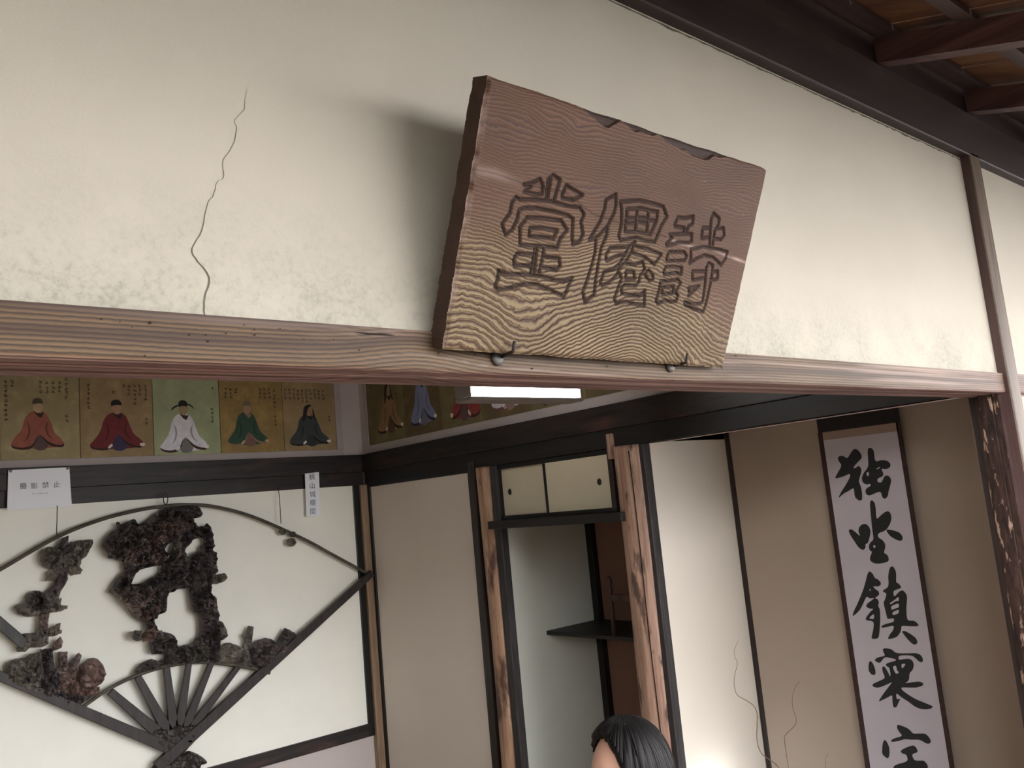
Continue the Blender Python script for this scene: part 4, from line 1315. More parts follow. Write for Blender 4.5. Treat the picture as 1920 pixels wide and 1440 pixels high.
# ------------------------------------------------------------------ openwork fan carving hung on the back wall
YFAN = 4.672
fan = thing('fan_carving', 'large dark openwork fan carving of rocks and flowers hung on the white wall panel', 'wall carving', tuple(onY(330, 1405, YFAN)))


def carve(name, pts, thick, m, holes_=(), step=3.2, cell=9.0, rough=0.55, seed=1, y_back=YFAN, round_it=0, jag=0.5, parent=None):
    rs = np.random.default_rng(seed)
    loop = rounded(pts, round_it) if round_it else list(pts)
    loop = [(p[0] + rs.normal() * jag * 0.6, p[1] + rs.normal() * jag * 0.6) for p in densify(loop, step * 1.1)]
    hs = [densify(rounded(h, 1), step * 1.1) for h in holes_]
    A = np.array(loop)
    x0, x1, y0, y1 = A[:, 0].min(), A[:, 0].max(), A[:, 1].min(), A[:, 1].max()
    gx, gy = np.meshgrid(np.arange(x0, x1, step), np.arange(y0, y1, step))
    gx = gx.ravel() + rs.uniform(-.3, .3, gx.size) * step
    gy = gy.ravel() + rs.uniform(-.3, .3, gy.size) * step
    ok = inside(loop, gx, gy) & (seg_dist(loop, gx, gy) > step * .6)
    for h in hs:
        ok &= ~inside(h, gx, gy) & (seg_dist(h, gx, gy) > step * .6)
    V, T, bnd = triangulate(loop, hs, list(zip(gx[ok], gy[ok])))
    d = seg_dist(loop, V[:, 0], V[:, 1])
    for h in hs:
        d = np.minimum(d, seg_dist(h, V[:, 0], V[:, 1]))
    ns = max(3, int((x1 - x0) * (y1 - y0) / cell ** 2))
    sx, sy = rs.uniform(x0, x1, ns), rs.uniform(y0, y1, ns)
    hh, tx, ty = rs.uniform(0, 1, ns), rs.normal(0, .13, ns), rs.normal(0, .13, ns)
    D2 = (V[:, 0][:, None] - sx) ** 2 + (V[:, 1][:, None] - sy) ** 2
    j = D2.argmin(1)
    part = np.partition(D2, 1, axis=1)
    crease = np.sqrt(part[:, 1]) - np.sqrt(part[:, 0])
    hgt = hh[j] + tx[j] * (V[:, 0] - sx[j]) + ty[j] * (V[:, 1] - sy[j])
    hgt = np.clip(hgt, -0.3, 1.5) - 0.75 * np.clip(1 - crease / 1.8, 0, 1)
    prof = np.clip(d / 5.0, 0, 1) ** 0.6
    depth = thick * (0.34 + 0.80 * prof * (1 - rough + rough * hgt))
    P0 = np.array([onY(a, b, y_back) for a, b in V])
    front = P0.copy()
    front[:, 1] = y_back - depth
    n = len(V)
    F = [tuple(t) for t in T] + [tuple(int(q) + n for q in t[::-1]) for t in T] + [(a, b, b + n, a + n) for a, b in bnd]
    o = obj(name, np.concatenate([front, P0]), F, m, parent or fan)
    bmx = bmesh.new()
    bmx.from_mesh(o.data)
    bmesh.ops.recalc_face_normals(bmx, faces=bmx.faces)
    bmx.to_mesh(o.data)
    bmx.free()
    return o


def bar(name, a, b, w0, w1, y0, y1, m, parent=None):
    """straight flat stick between two traced points"""
    A, B = onY(a[0], a[1], YFAN), onY(b[0], b[1], YFAN)
    d = (B - A); d[1] = 0; d /= np.linalg.norm(d)
    nrm = np.array([-d[2], 0, d[0]])
    bm = bmesh.new()
    vs = []
    for y in (y0, y1):
        for p, w in ((A, w0), (B, w1)):
            for s_ in (-1, 1):
                q = p + nrm * w * s_ * 0.5
                vs.append(bm.verts.new((q[0], y, q[2])))
    for f in ((0, 1, 3, 2), (4, 6, 7, 5), (0, 4, 5, 1), (2, 3, 7, 6), (0, 2, 6, 4), (1, 5, 7, 3)):
        bm.faces.new([vs[i] for i in f])
    bmesh.ops.bevel(bm, geom=list(bm.edges), offset=0.002, segments=1, affect='EDGES')
    return bm_obj(name, bm, m, parent or fan)


# outer and inner curved rails
arc = [(-190, 1195), (-120, 1142), (-50, 1096), (0, 1068), (105, 1008), (187, 975), (262, 956), (319, 948), (350, 946.5), (397, 949), (469, 967), (562, 1007), (620, 1038), (690, 1076)]
tube('outer_rail', [onY(x_, y_, YFAN - 0.012) for x_, y_ in smooth_path(arc, 5)], 0.0095, M_CARVE_ARC, fan, 8)
arc2 = [(146, 1332), (200, 1294), (250, 1269), (300, 1252), (350, 1243), (392, 1242), (442, 1248), (480, 1255), (506, 1262)]
tube('inner_rail', [onY(x_, y_, YFAN - 0.012) for x_, y_ in smooth_path(arc2, 5)], 0.0095, M_CARVE_ARC, fan, 8)
# guard sticks and ribs
bar('guard_stick', (694, 1074), (291, 1438), 0.040, 0.060, YFAN - 0.036, YFAN - 0.004, M_RIB)
bar('guard_stick', (-170, 1195), (330, 1408), 0.036, 0.055, YFAN - 0.032, YFAN - 0.002, M_RIB)
bar('cross_stick', (-60, 1118), (46, 1209), 0.046, 0.046, YFAN - 0.026, YFAN - 0.002, M_RIB)
for a_, b2, w0, w1 in (((205, 1296), (312, 1388), 0.036, 0.058), ((256, 1268), (322, 1388), 0.034, 0.056), ((310, 1250), (326, 1386), 0.032, 0.05), ((352, 1243), (330, 1386), 0.030, 0.05), ((394, 1243), (336, 1386), 0.030, 0.05), ((444, 1250), (340, 1386), 0.030, 0.05)):
    bar('rib', a_, b2, w0, w1, YFAN - 0.024, YFAN - 0.004, M_RIB)
zf = lambda pts: zoomed(pts, 200, 1220, 6)
carve('pivot_block', zf([(455, 915), (560, 850), (680, 870), (780, 800), (860, 830), (960, 815), (1010, 800), (1100, 760), (1160, 800), (910, 1100), (820, 1180), (670, 1130), (560, 1080)]), 0.03, M_RIB, rough=0.15, seed=3, jag=0.1, round_it=1)
carve('tail', zf([(670, 1135), (570, 1220), (470, 1360), (420, 1500), (540, 1640), (760, 1660), (960, 1560), (1050, 1400), (1050, 1280), (1090, 1276), (1130, 1258), (1080, 1200), (1000, 1150), (910, 1120), (840, 1170)]), 0.03, M_RIB, rough=0.2, seed=4, jag=0.1, round_it=1)

za = lambda pts: zoomed(pts, 0, 980, 8)
zbm = lambda pts: zoomed(pts, 0, 1140, 7.2)
zc = lambda pts: zoomed(pts, 180, 930, 7.2)
zd = lambda pts: zoomed(pts, 180, 1080, 7.2)
ze = lambda pts: zoomed(pts, 380, 1120, 8)


def blossom(name, cx, cy, r, petals, m, seed, thick=0.034, parent=None):
    """carved flower: scalloped disc with a rolled ring and a sunk heart"""
    rs = np.random.default_rng(seed)
    V, F = [], []
    na, rings = petals * 4, [0.0, 0.22, 0.42, 0.55, 0.78, 0.95, 1.0]
    hs_ = [0.75, 0.35, 0.45, 1.0, 0.80, 0.70, 0.10]
    for i, q in enumerate(rings):
        for k_ in range(na):
            an = 2 * PI * k_ / na
            sc_ = 1 + (0.10 * abs(math.sin(an * petals / 2)) - 0.06) * (q > 0.5)
            p = onY(cx + r * q * sc_ * math.cos(an), cy + r * q * sc_ * math.sin(an), YFAN)
            rib_ = 0.22 * math.cos(an * petals) * (q > 0.3)
            V.append((p[0], YFAN - thick * (hs_[i] + rib_) - rs.uniform(0, .0015), p[2]))
    for k_ in range(na):
        an = 2 * PI * k_ / na
        p = onY(cx + r * math.cos(an), cy + r * math.sin(an), YFAN)
        V.append((p[0], YFAN, p[2]))
    for i in range(len(rings)):
        for k_ in range(na):
            F.append((i * na + k_, i * na + (k_ + 1) % na, (i + 1) * na + (k_ + 1) % na, (i + 1) * na + k_))
    F.append(tuple(len(rings) * na + k_ for k_ in range(na)))
    return obj(name, V, F, m, parent or fan)


# left spray: stems, leaves, flowers, stump and rocks
carve('stem', za([(930, 230), (1025, 195), (1010, 290), (1060, 380), (1120, 430), (950, 460), (850, 390), (900, 300)]), 0.03, M_CARVE_DARK, seed=11)
carve('stem', za([(880, 660), (1010, 740), (1010, 850), (960, 950), (900, 1040), (880, 1110), (740, 1160), (690, 1050), (800, 930), (820, 830), (860, 760)]), 0.03, M_CARVE_DARK, seed=12)
carve('stem', zbm([(520, 60), (665, 60), (640, 200), (650, 300), (510, 310), (520, 180)]), 0.028, M_CARVE_BROWN, seed=13)
carve('leaf', za([(1040, 310), (1130, 275), (1230, 262), (1380, 250), (1388, 310), (1330, 430), (1290, 500), (1200, 570), (1120, 490), (1060, 430)]), 0.036, M_CARVE_GREY, seed=14, cell=12, jag=.8)
carve('leaf', za([(980, 690), (1100, 650), (1190, 660), (1235, 710), (1200, 770), (1060, 795), (1000, 740)]), 0.03, M_CARVE_GREY, seed=15)
carve('leaf', za([(700, 750), (850, 670), (990, 740), (960, 800), (800, 865), (670, 880), (720, 800)]), 0.028, M_CARVE_GREY, seed=16)
blossom('blossom', 770 / 8, 980 + 530 / 8, 21, 12, M_CARVE_GREY, 17, 0.044)
blossom('blossom', 1060 / 8, 980 + 580 / 8, 18, 9, M_CARVE_GREY, 18, 0.04)
carve('leaf', za([(220, 1280), (260, 1230), (380, 1200), (520, 1230), (600, 1330), (560, 1400), (400, 1412), (270, 1370)]), 0.036, M_CARVE_GREY, seed=19)
carve('leaf', za([(620, 1060), (760, 1040), (880, 1060), (880, 1150), (922, 1130), (900, 1230), (1010, 1250), (1000, 1290), (900, 1330), (760, 1350), (640, 1330)]), 0.032, M_CARVE_GREY, seed=20)
blossom('blossom', 540 / 8, 980 + 1170 / 8, 19, 12, M_CARVE_DARK, 21, 0.046)
carve('leaf', zbm([(640, 320), (700, 270), (760, 210), (815, 205), (800, 290), (832, 300), (820, 340), (700, 385), (600, 380)]), 0.034, M_CARVE_GREY, seed=22)
carve('leaf', zbm([(300, 350), (500, 330), (560, 280), (640, 290), (650, 480), (560, 530), (400, 530), (330, 590), (230, 592), (218, 540), (290, 490), (320, 440)]), 0.036, M_CARVE_GREY, seed=23, cell=8)
carve('leaf', zbm([(715, 480), (812, 383), (842, 450), (830, 530), (720, 582), (700, 520)]), 0.03, M_CARVE_BROWN, seed=24)
carve('rock', zbm([(88, 740), (180, 690), (340, 670), (400, 620), (545, 590), (560, 700), (548, 760), (540, 1120), (520, 1175), (330, 1095), (78, 970)]), 0.05, M_CARVE_GREY, seed=25, cell=7)
carve('stump', zbm([(540, 560), (700, 540), (722, 800), (800, 860), (815, 1000), (790, 1200), (600, 1200), (550, 1110), (540, 900), (600, 880), (570, 720)]), 0.054, M_CARVE_DARK, seed=26, cell=6)
carve('branch_stub', zbm([(785, 590), (905, 588), (900, 720), (930, 790), (880, 860), (760, 850), (790, 780)]), 0.04, M_CARVE_BROWN, seed=27)
carve('branch_stub', zbm([(1060, 603), (1095, 640), (1050, 760), (1060, 860), (960, 900), (900, 830), (930, 740)]), 0.042, M_CARVE_BROWN, seed=28)
carve('round_boulder', zbm([(1060, 800), (1180, 690), (1290, 668), (1360, 740), (1412, 860), (1400, 930), (1370, 1000), (1250, 1080), (1080, 1080), (1020, 960)]), 0.062, M_CARVE_RED, seed=29, cell=16, rough=0.3, round_it=1)
carve('rock', zbm([(800, 870), (960, 880), (1040, 980), (1120, 1060), (1330, 1060), (1335, 1150), (1230, 1195), (900, 1170), (790, 1090)]), 0.05, M_CARVE_RED, seed=30, cell=6)
carve('rock', zbm([(780, 1140), (920, 1130), (1150, 1150), (1285, 1165), (1100, 1290), (1020, 1345), (830, 1275), (770, 1200)]), 0.036, M_CARVE_DARK, seed=31, cell=6)

# great tree and cliff in the middle
tree = [(80, 680), (120, 580), (200, 480), (290, 440), (270, 380), (290, 348), (320, 390), (430, 340), (510, 315), (560, 400), (620, 370), (700, 320), (800, 230), (920, 170), (1060, 150), (1170, 140), (1300, 118), (1380, 160), (1422, 230), (1412, 270), (1360, 302), (1300, 300), (1320, 370), (1380, 420), (1460, 400), (1490, 372), (1530, 420), (1560, 500), (1566, 600), (1582, 660), (1550, 740), (1612, 755), (1612, 900), (1616, 1020), (1600, 1060)]
tree = zc(tree) + zc([(1540, 1190), (1545, 1290)]) + zd([(1540, 240), (1605, 290), (1622, 430), (1642, 500), (1642, 640), (1662, 800), (1660, 890), (1650, 1165), (1500, 1160), (1280, 1168), (1100, 1188), (940, 1210), (900, 1150), (915, 1050), (750, 1052), (730, 980), (710, 900), (740, 820), (650, 640), (590, 600), (500, 555), (420, 450), (370, 380), (280, 290), (190, 222), (172, 190), (230, 130), (262, 60)]) + zc([(380, 1010), (360, 900), (330, 880), (250, 862), (160, 830), (158, 780), (110, 720)])
th = [zc([(1180, 720), (1270, 640), (1290, 590), (1400, 560), (1450, 580), (1440, 650), (1400, 680), (1410, 730), (1310, 770), (1265, 850), (1240, 835), (1190, 790)]),
      zc([(905, 730), (950, 650), (1040, 615), (1050, 660), (1010, 780), (940, 770)]),
      zc([(470, 1160), (540, 1010), (700, 960), (880, 935), (890, 960), (830, 1060), (720, 1110), (620, 1180), (460, 1190)]),
      zd([(945, 230), (1050, 212), (1062, 180), (1240, 160), (1260, 300), (1280, 440), (1310, 490), (1382, 510), (1400, 810), (1330, 840), (1318, 900), (1200, 930), (1110, 960), (1070, 900), (1060, 820), (1000, 775), (900, 752), (830, 740), (760, 590), (820, 570), (820, 522), (930, 490), (945, 400)])]
carve('tree_and_cliff', tree, 0.06, M_CARVE_DARK, th, step=2.6, cell=8.5, rough=0.8, seed=40, jag=0.8)
YL = YFAN - 0.024
for nm, pts, mm, t_, sd, ce in (
    ('foliage', zc([(100, 690), (130, 590), (220, 500), (330, 520), (450, 590), (440, 690), (330, 770), (250, 840), (170, 800)]), M_CARVE_DARK, 0.034, 41, 6),
    ('foliage', zc([(300, 400), (430, 350), (510, 330), (560, 410), (620, 380), (720, 330), (740, 420), (640, 520), (480, 500), (330, 480)]), M_CARVE_DARK, 0.03, 42, 6),
    ('foliage', zc([(330, 540), (430, 560), (470, 640), (450, 800), (340, 850), (300, 760)]), M_CARVE_BROWN, 0.036, 43, 6),
    ('foliage', zc([(470, 640), (620, 560), (720, 600), (760, 700), (700, 820), (620, 920), (500, 950), (380, 900), (380, 800)]), M_CARVE_BROWN, 0.034, 44, 5),
    ('foliage', zc([(720, 600), (800, 480), (850, 350), (960, 320), (1040, 380), (1060, 470), (1000, 560), (930, 640), (800, 660)]), M_CARVE_RED, 0.036, 45, 6),
    ('foliage', zc([(1000, 330), (1120, 320), (1280, 380), (1330, 450), (1180, 480), (1060, 560), (1040, 450)]), M_CARVE_BROWN, 0.034, 46, 6),
    ('foliage', zc([(1050, 180), (1170, 150), (1300, 125), (1380, 165), (1415, 240), (1360, 295), (1240, 260), (1100, 220)]), M_CARVE_DARK, 0.034, 47, 8),
    ('foliage', zc([(720, 720), (850, 740), (990, 800), (900, 900), (760, 910), (640, 930), (700, 820)]), M_CARVE_BROWN, 0.03, 48, 6),
    ('small_leaf', zc([(1060, 640), (1140, 620), (1150, 700), (1120, 800), (1030, 790), (1040, 700)]), M_CARVE_GREY, 0.03, 49, 6),
    ('rock_face', zc([(1030, 880), (1150, 850), (1240, 900), (1220, 1080), (1140, 1180), (1080, 1060)]), M_CARVE_DARK, 0.04, 50, 9),
    ('rock_face', zc([(1260, 1000), (1350, 930), (1440, 960), (1480, 1100), (1500, 1300), (1280, 1300), (1270, 1150)]), M_CARVE_DARK, 0.044, 51, 9),
    ('rock_face', zc([(1300, 780), (1430, 760), (1600, 760), (1605, 1010), (1520, 1060), (1450, 950), (1320, 900)]), M_CARVE_DARK, 0.034, 52, 9),
    ('rock_face', zd([(1280, 310), (1480, 300), (1600, 310), (1630, 580), (1540, 600), (1400, 520), (1310, 480)]), M_CARVE_DARK, 0.04, 53, 7),
    ('rock_face', zd([(1560, 640), (1640, 610), (1660, 900), (1640, 1150), (1540, 1140), (1540, 900)]), M_CARVE_DARK, 0.05, 54, 6),
    ('rock_face', zd([(1420, 880), (1500, 950), (1510, 1140), (1300, 1150), (1180, 1160), (1120, 1020), (1300, 960), (1340, 860)]), M_CARVE_GREY, 0.04, 55, 5),
    ('rock_face', zd([(730, 930), (960, 900), (1060, 840), (1090, 960), (1140, 1160), (1020, 1160), (930, 1040), (760, 1040)]), M_CARVE_DARK, 0.044, 56, 7),
    ('waterfall', zd([(190, 190), (260, 145), (700, 130), (780, 160), (800, 300), (680, 360), (650, 480), (560, 560), (480, 480), (360, 370), (270, 270)]), M_CARVE_BROWN, 0.036, 57, 5),
    ('rock_face', zd([(800, 140), (900, 70), (1050, 60), (1060, 170), (960, 210), (930, 390), (820, 400), (790, 250)]), M_CARVE_DARK, 0.038, 58, 7),
    ('blossom_cluster', zd([(650, 470), (720, 420), (850, 385), (890, 440), (800, 540), (680, 600), (600, 590), (640, 520)]), M_CARVE_RED, 0.04, 59, 6),
    ('pebble_leaf', zd([(455, 760), (520, 730), (600, 740), (620, 860), (540, 880), (470, 830)]), M_CARVE_GREY, 0.03, 60, 14),
    ('pebble_leaf', zd([(610, 800), (680, 720), (760, 705), (820, 750), (800, 840), (700, 880), (620, 880)]), M_CARVE_RED, 0.038, 61, 16),
    ('pebble_leaf', zd([(820, 750), (880, 740), (920, 790), (880, 850), (810, 840)]), M_CARVE_GREY, 0.034, 62, 14),
    ('pebble_leaf', zd([(870, 860), (930, 800), (990, 775), (1030, 820), (960, 880), (880, 900)]), M_CARVE_GREY, 0.038, 63, 14),
):
    carve(nm, pts, t_ * 1.25, mm, seed=sd, cell=ce, y_back=YL, step=2.0, jag=0.9, rough=0.7)
carve('crest_stone', zc([(270, 385), (275, 350), (300, 345), (325, 395), (300, 420)]), 0.03, M_CARVE_DARK, seed=64)
carve('side_peg', zc([(1560, 1080), (1720, 1038), (1752, 1100), (1720, 1150), (1620, 1190), (1550, 1180)]), 0.05, M_CARVE_GREY, seed=65, cell=10)
carve('low_bush', zd([(505, 1315), (540, 1240), (600, 1180), (740, 1118), (830, 1150), (920, 1110), (960, 1200), (800, 1260)]), 0.04, M_CARVE_DARK, seed=66, cell=5)
carve('shell_leaf', zd([(1640, 610), (1690, 610), (1740, 690), (1768, 790), (1758, 825), (1660, 885), (1640, 800)]), 0.04, M_CARVE_GREY, seed=67, cell=9, round_it=1)
# right end: hill, stump, dome, block
carve('hill', ze([(235, 740), (350, 680), (420, 684), (600, 760), (690, 800), (720, 1020), (810, 1055), (690, 1055), (500, 1005), (235, 970)]), 0.034, M_CARVE_GREY, seed=70, cell=12, round_it=1)
carve('stump', ze([(680, 425), (752, 440), (745, 520), (720, 690), (740, 770), (610, 770), (630, 620), (575, 570), (650, 530)]), 0.034, M_CARVE_GREY, seed=71)
carve('dome_rock', ze([(730, 690), (850, 630), (950, 603), (1040, 640), (1112, 700), (1100, 820), (1060, 980), (900, 1070), (740, 1030), (680, 880), (690, 760)]), 0.05, M_CARVE_DARK, seed=72, cell=6, round_it=1)
carve('rock_block', ze([(1230, 458), (1385, 540), (1370, 600), (1290, 760), (1090, 960), (1080, 780), (1100, 660)]), 0.036, M_CARVE_DARK, seed=73, cell=12)
for cx_, cy_, r_ in ((529, 997, 6.5), (547, 1002, 5.5), (545, 1017, 8)):
    blossom('small_flower', cx_, cy_, r_, 6, M_CARVE_GREY, int(cx_), 0.03)
# hanging wires and loop
wl = [onY(107.5, 948, YFAN - 0.02), onY(107, 975, YFAN - 0.02), onY(106, 1000, YFAN - 0.016), onY(109, 1007, YFAN - 0.014)]
tube('hanging_wire', wl, 0.0022, M_INK, fan, 5)
tube('hanging_wire', [onY(522, 914, YB - 0.036), onY(524, 935, YFAN - 0.02), onY(527, 982, YFAN - 0.014)], 0.0022, M_INK, fan, 5)
lp = []
for k_ in range(15):
    an = -PI * 0.5 + 2 * PI * k_ / 14
    lp.append(onY(310.5 + 4.2 * math.cos(an), 935 + 11 * math.sin(an), YFAN - 0.024))
tube('hanging_loop', lp, 0.0028, M_IRON, fan, 6)

# ------------------------------------------------------------------ dry branches standing in a vase in the alcove (vase below the frame)
vx, vy = 3.08, 1.97
vs = thing('flower_vase', 'slim dark vase holding bare branches on the alcove floor', 'vase', (vx, vy, 0.10))
prof_v = [(0.0, 0.0), (0.045, 0.0), (0.055, 0.04), (0.05, 0.10), (0.028, 0.15), (0.024, 0.17), (0.03, 0.185), (0.024, 0.183), (0.018, 0.16), (0.0, 0.10)]
V = [(vx + r_ * math.cos(2 * PI * k_ / 20), vy + r_ * math.sin(2 * PI * k_ / 20), 0.10 + z) for r_, z in prof_v for k_ in range(20)]
F = [(i * 20 + k_, i * 20 + (k_ + 1) % 20, (i + 1) * 20 + (k_ + 1) % 20, (i + 1) * 20 + k_) for i in range(len(prof_v) - 1) for k_ in range(20)]
obj('vessel', V, F, M_LACQUER, vs, True)
M_TWIG = mat_plain('twig_brown', rgb(120, 98, 78), 0.8, 0.15, 30)
M_TWIG_PALE = mat_plain('twig_pale', rgb(190, 180, 164), 0.8, 0.15, 30)
zt_ = lambda pts: zoomed(pts, 1340, 1180, 5.536)


br = thing('dry_branch', 'bare curling dry branch standing in the alcove left of the scroll', 'branch', (vx, vy, 0.21))


def twig(pts, m, end_r, tip_r, X):
    path = [onX(x_, y_, X) for x_, y_ in zt_(pts)]
    path = path + [path[-1] * 0.5 + np.array([vx, vy, 0.30]) * 0.5, np.array([vx, vy, 0.27]), np.array([vx, vy, 0.21])]
    sp_ = smooth_path(path, 5)
    rr = [tip_r + (end_r - tip_r) * i / (len(sp_) - 1) for i in range(len(sp_))]
    return tube('twig', sp_, 0.001, m, br, 6, rads=rr)


twig([(245, 120), (205, 210), (210, 290), (235, 350), (205, 500), (205, 590), (235, 680), (330, 740), (400, 790), (440, 870), (440, 1000), (440, 1150), (480, 1280), (580, 1360), (660, 1430), (720, 1560)], M_TWIG, 0.0028, 0.0006, 3.12)
twig([(880, 540), (825, 630), (805, 780), (845, 930), (830, 1000), (740, 1090), (725, 1150), (760, 1400), (790, 1600)], M_TWIG, 0.0020, 0.0008, 3.14)
twig([(1180, 1285), (1150, 1345), (1148, 1440), (1100, 1600)], M_TWIG, 0.0020, 0.0007, 3.14)

# small floor lantern that lights the foot of the alcove (below the frame)
ln = thing('floor_lantern', 'small glowing paper lantern standing on the alcove floor', 'lamp', (2.95, 2.315, 0.1))
m2_, nt2_, b2_ = new_mat('lantern_paper', 0.6)
b2_.inputs['Base Color'].default_value = rgb(240, 240, 246)
b2_.inputs['Emission Color'].default_value = (0.92, 0.95, 1.0, 1)
b2_.inputs['Emission Strength'].default_value = 3.0
box('paper_shade', (2.90, 2.27, 0.125), (3.00, 2.36, 0.30), m2_, ln, 0.006)
box('base', (2.89, 2.26, 0.10), (3.01, 2.37, 0.125), M_LACQUER, ln, 0.003)

# ------------------------------------------------------------------ seated visitor, only the top of the head in view
D_H = 2.27
hd = ray(1166, 1352)
hd = hd / np.linalg.norm(hd) * D_H + EYE
HZ = hd[2] - 0.128                       # head centre height
HX, HY = float(hd[0]), float(hd[1])
FA = math.atan2(0.14, -1.0)              # she looks along the room to the left
FWD = np.array([math.cos(FA), math.sin(FA), 0.0])
LFT = np.array([-math.sin(FA), math.cos(FA), 0.0])   # her left, towards the veranda
UPV = np.array([0, 0, 1.0])
HC = np.array([HX, HY, HZ])


def loc(f, l, z):
    """body space (forward, left, height above the mat) -> world; origin under the head"""
    return np.array([HX, HY, 0.0]) + FWD * f + LFT * l + UPV * z


per = thing('person', 'dark haired visitor sitting low inside the room, top of the head in view', 'person', (HX, HY, 0.0))
M_SKIN = mat_plain('skin', rgb(208, 164, 142), 0.5, 0.04, 20)
M_HAIR, hnt, hbs = new_mat('black_hair', 0.5)
hbs.inputs['Specular IOR Level'].default_value = 0.16
hn = N(hnt, 'ShaderNodeTexNoise', Scale=60.0, Detail=3.0)
hnt.links.new(coords(hnt, (1, 1, 0.12)), hn.inputs['Vector'])
hr_ = ramp(hnt, [(0.3, rgb(10, 9, 9)), (0.75, rgb(26, 22, 22))])
hnt.links.new(hn.outputs['Fac'], hr_.inputs['Fac'])
hnt.links.new(hr_.outputs['Color'], hbs.inputs['Base Color'])
M_CLOTH = mat_plain('dark_knit', rgb(52, 54, 66), 0.9, 0.1, 40, 0.4, 300)
M_EYE = mat_plain('eye_white', rgb(176, 168, 162), 0.4, 0.01)

cp = obj('bounce_carpet', [(-1.6, 1.2, 0.001), (2.6, 1.2, 0.001), (2.6, 2.1, 0.001), (-1.6, 2.1, 0.001), (-1.6, 1.2, 0.007), (2.6, 1.2, 0.007), (2.6, 2.1, 0.007), (-1.6, 2.1, 0.007)],
         [(3, 2, 1, 0), (4, 5, 6, 7), (0, 1, 5, 4), (1, 2, 6, 5), (2, 3, 7, 6), (3, 0, 4, 7)], mat_plain('bounce_red_felt', rgb(150, 72, 60), 0.95, 0.05, 30))
tag(cp, 'red felt carpet added out of view to bounce pink light under the lintel', 'carpet')  # unseen carpet, added for its warm bounce onto the underside above

hs0 = HZ                                   # chin about 0.115 below the centre
bones = []
rad = []


def J(p, r):
    bones.append(tuple(p))
    rad.append(r)
    return len(bones) - 1


E_ = []


def chain(ids):
    for i_ in range(len(ids) - 1):
        E_.append((ids[i_], ids[i_ + 1]))


pel = J(loc(-0.06, 0, 0.20), 0.125)
bel = J(loc(-0.05, 0, 0.34), 0.105)
che = J(loc(-0.035, 0, 0.50), 0.110)
upc = J(loc(-0.03, 0, HZ - 0.25), 0.085)
nk0 = J(loc(-0.025, 0, HZ - 0.185), 0.050)
nk1 = J(loc(-0.012, 0, HZ - 0.10), 0.047)
hdm = J(loc(0.0, 0, HZ - 0.03), 0.060)
chain([pel, bel, che, upc, nk0, nk1, hdm])
for sd in (-1, 1):
    shd = J(loc(-0.03, sd * 0.155, HZ - 0.265), 0.050)
    elb = J(loc(0.02, sd * 0.205, 0.40), 0.036)
    wri = J(loc(0.20, sd * 0.10, 0.27), 0.025)
    pal = J(loc(0.26, sd * 0.07, 0.255), 0.024)
    chain([upc, shd, elb, wri, pal])
    for q_, (dl, ln_) in enumerate(((-0.030, 0.062), (-0.012, 0.072), (0.006, 0.070), (0.022, 0.056))):
        k1 = J(loc(0.29, sd * (0.06 - dl * 0.6), 0.250), 0.0095)
        k2 = J(loc(0.29 + ln_ * 0.5, sd * (0.05 - dl), 0.244), 0.0085)
        k3 = J(loc(0.29 + ln_, sd * (0.045 - dl), 0.226), 0.007)
        chain([pal, k1, k2, k3])
    t1 = J(loc(0.255, sd * 0.035, 0.262), 0.010)
    t2 = J(loc(0.285, sd * 0.018, 0.262), 0.008)
    chain([pal, t1, t2])
    hip = J(loc(-0.03, sd * 0.09, 0.19), 0.095)
    kne = J(loc(0.36, sd * 0.11, 0.115), 0.062)
    ank = J(loc(-0.06, sd * 0.08, 0.055), 0.036)
    toe = J(loc(-0.22, sd * 0.07, 0.034), 0.028)
    chain([pel, hip, kne, ank, toe])
me = bpy.data.meshes.new('skeleton')
me.from_pydata(bones, E_, [])
sk = bpy.data.objects.new('skeleton', me)
COL.objects.link(sk)
sk.modifiers.new('skin', 'SKIN').use_smooth_shade = True
for i_, v in enumerate(me.skin_vertices[0].data):
    v.radius = (rad[i_], rad[i_])
me.skin_vertices[0].data[0].use_root = True
sk.modifiers.new('sub', 'SUBSURF').levels = 1
bpy.context.view_layer.update()
body_me = bpy.data.meshes.new_from_object(sk.evaluated_get(bpy.context.evaluated_depsgraph_get()))
bpy.data.objects.remove(sk, do_unlink=True)


def head_r(az, el):
    """distance from the head centre; az from straight ahead (+ to her left), el up"""
    ca, sa, ce, se = np.cos(az), np.sin(az), np.cos(el), np.sin(el)
    f, l, u = ca * ce, sa * ce, se
    back = np.where(f < 0, 0.103, 0.094)
    top = np.where(u > 0, 0.118, 0.122)
    wid = np.where(u < 0, 0.076 - 0.018 * np.clip(-u, 0, 1) * (f > -0.2), 0.078)
    r = 1 / np.sqrt((f / back) ** 2 + (l / wid) ** 2 + (u / top) ** 2)
    G = lambda a0, e0, sa_, se_: np.exp(-((az - a0) / sa_) ** 2 - ((el - e0) / se_) ** 2)
    r += 0.022 * G(0, -0.20, 0.13, 0.10) + 0.011 * G(0, -0.05, 0.11, 0.16)      # nose
    for sgn in (-1, 1):
        r -= 0.009 * G(sgn * 0.36, 0.02, 0.17, 0.10)                          # sockets
        r += 0.004 * G(sgn * 0.34, 0.19, 0.26, 0.07)                          # brow
        r += 0.005 * G(sgn * 0.60, -0.20, 0.26, 0.18)                         # cheeks
        r += 0.016 * G(sgn * 1.58, -0.06, 0.07, 0.20)                         # ears
    r += 0.006 * G(0, -0.52, 0.20, 0.05) + 0.006 * G(0, -0.63, 0.18, 0.05) + 0.006 * G(0, -0.92, 0.3, 0.14)
    return r


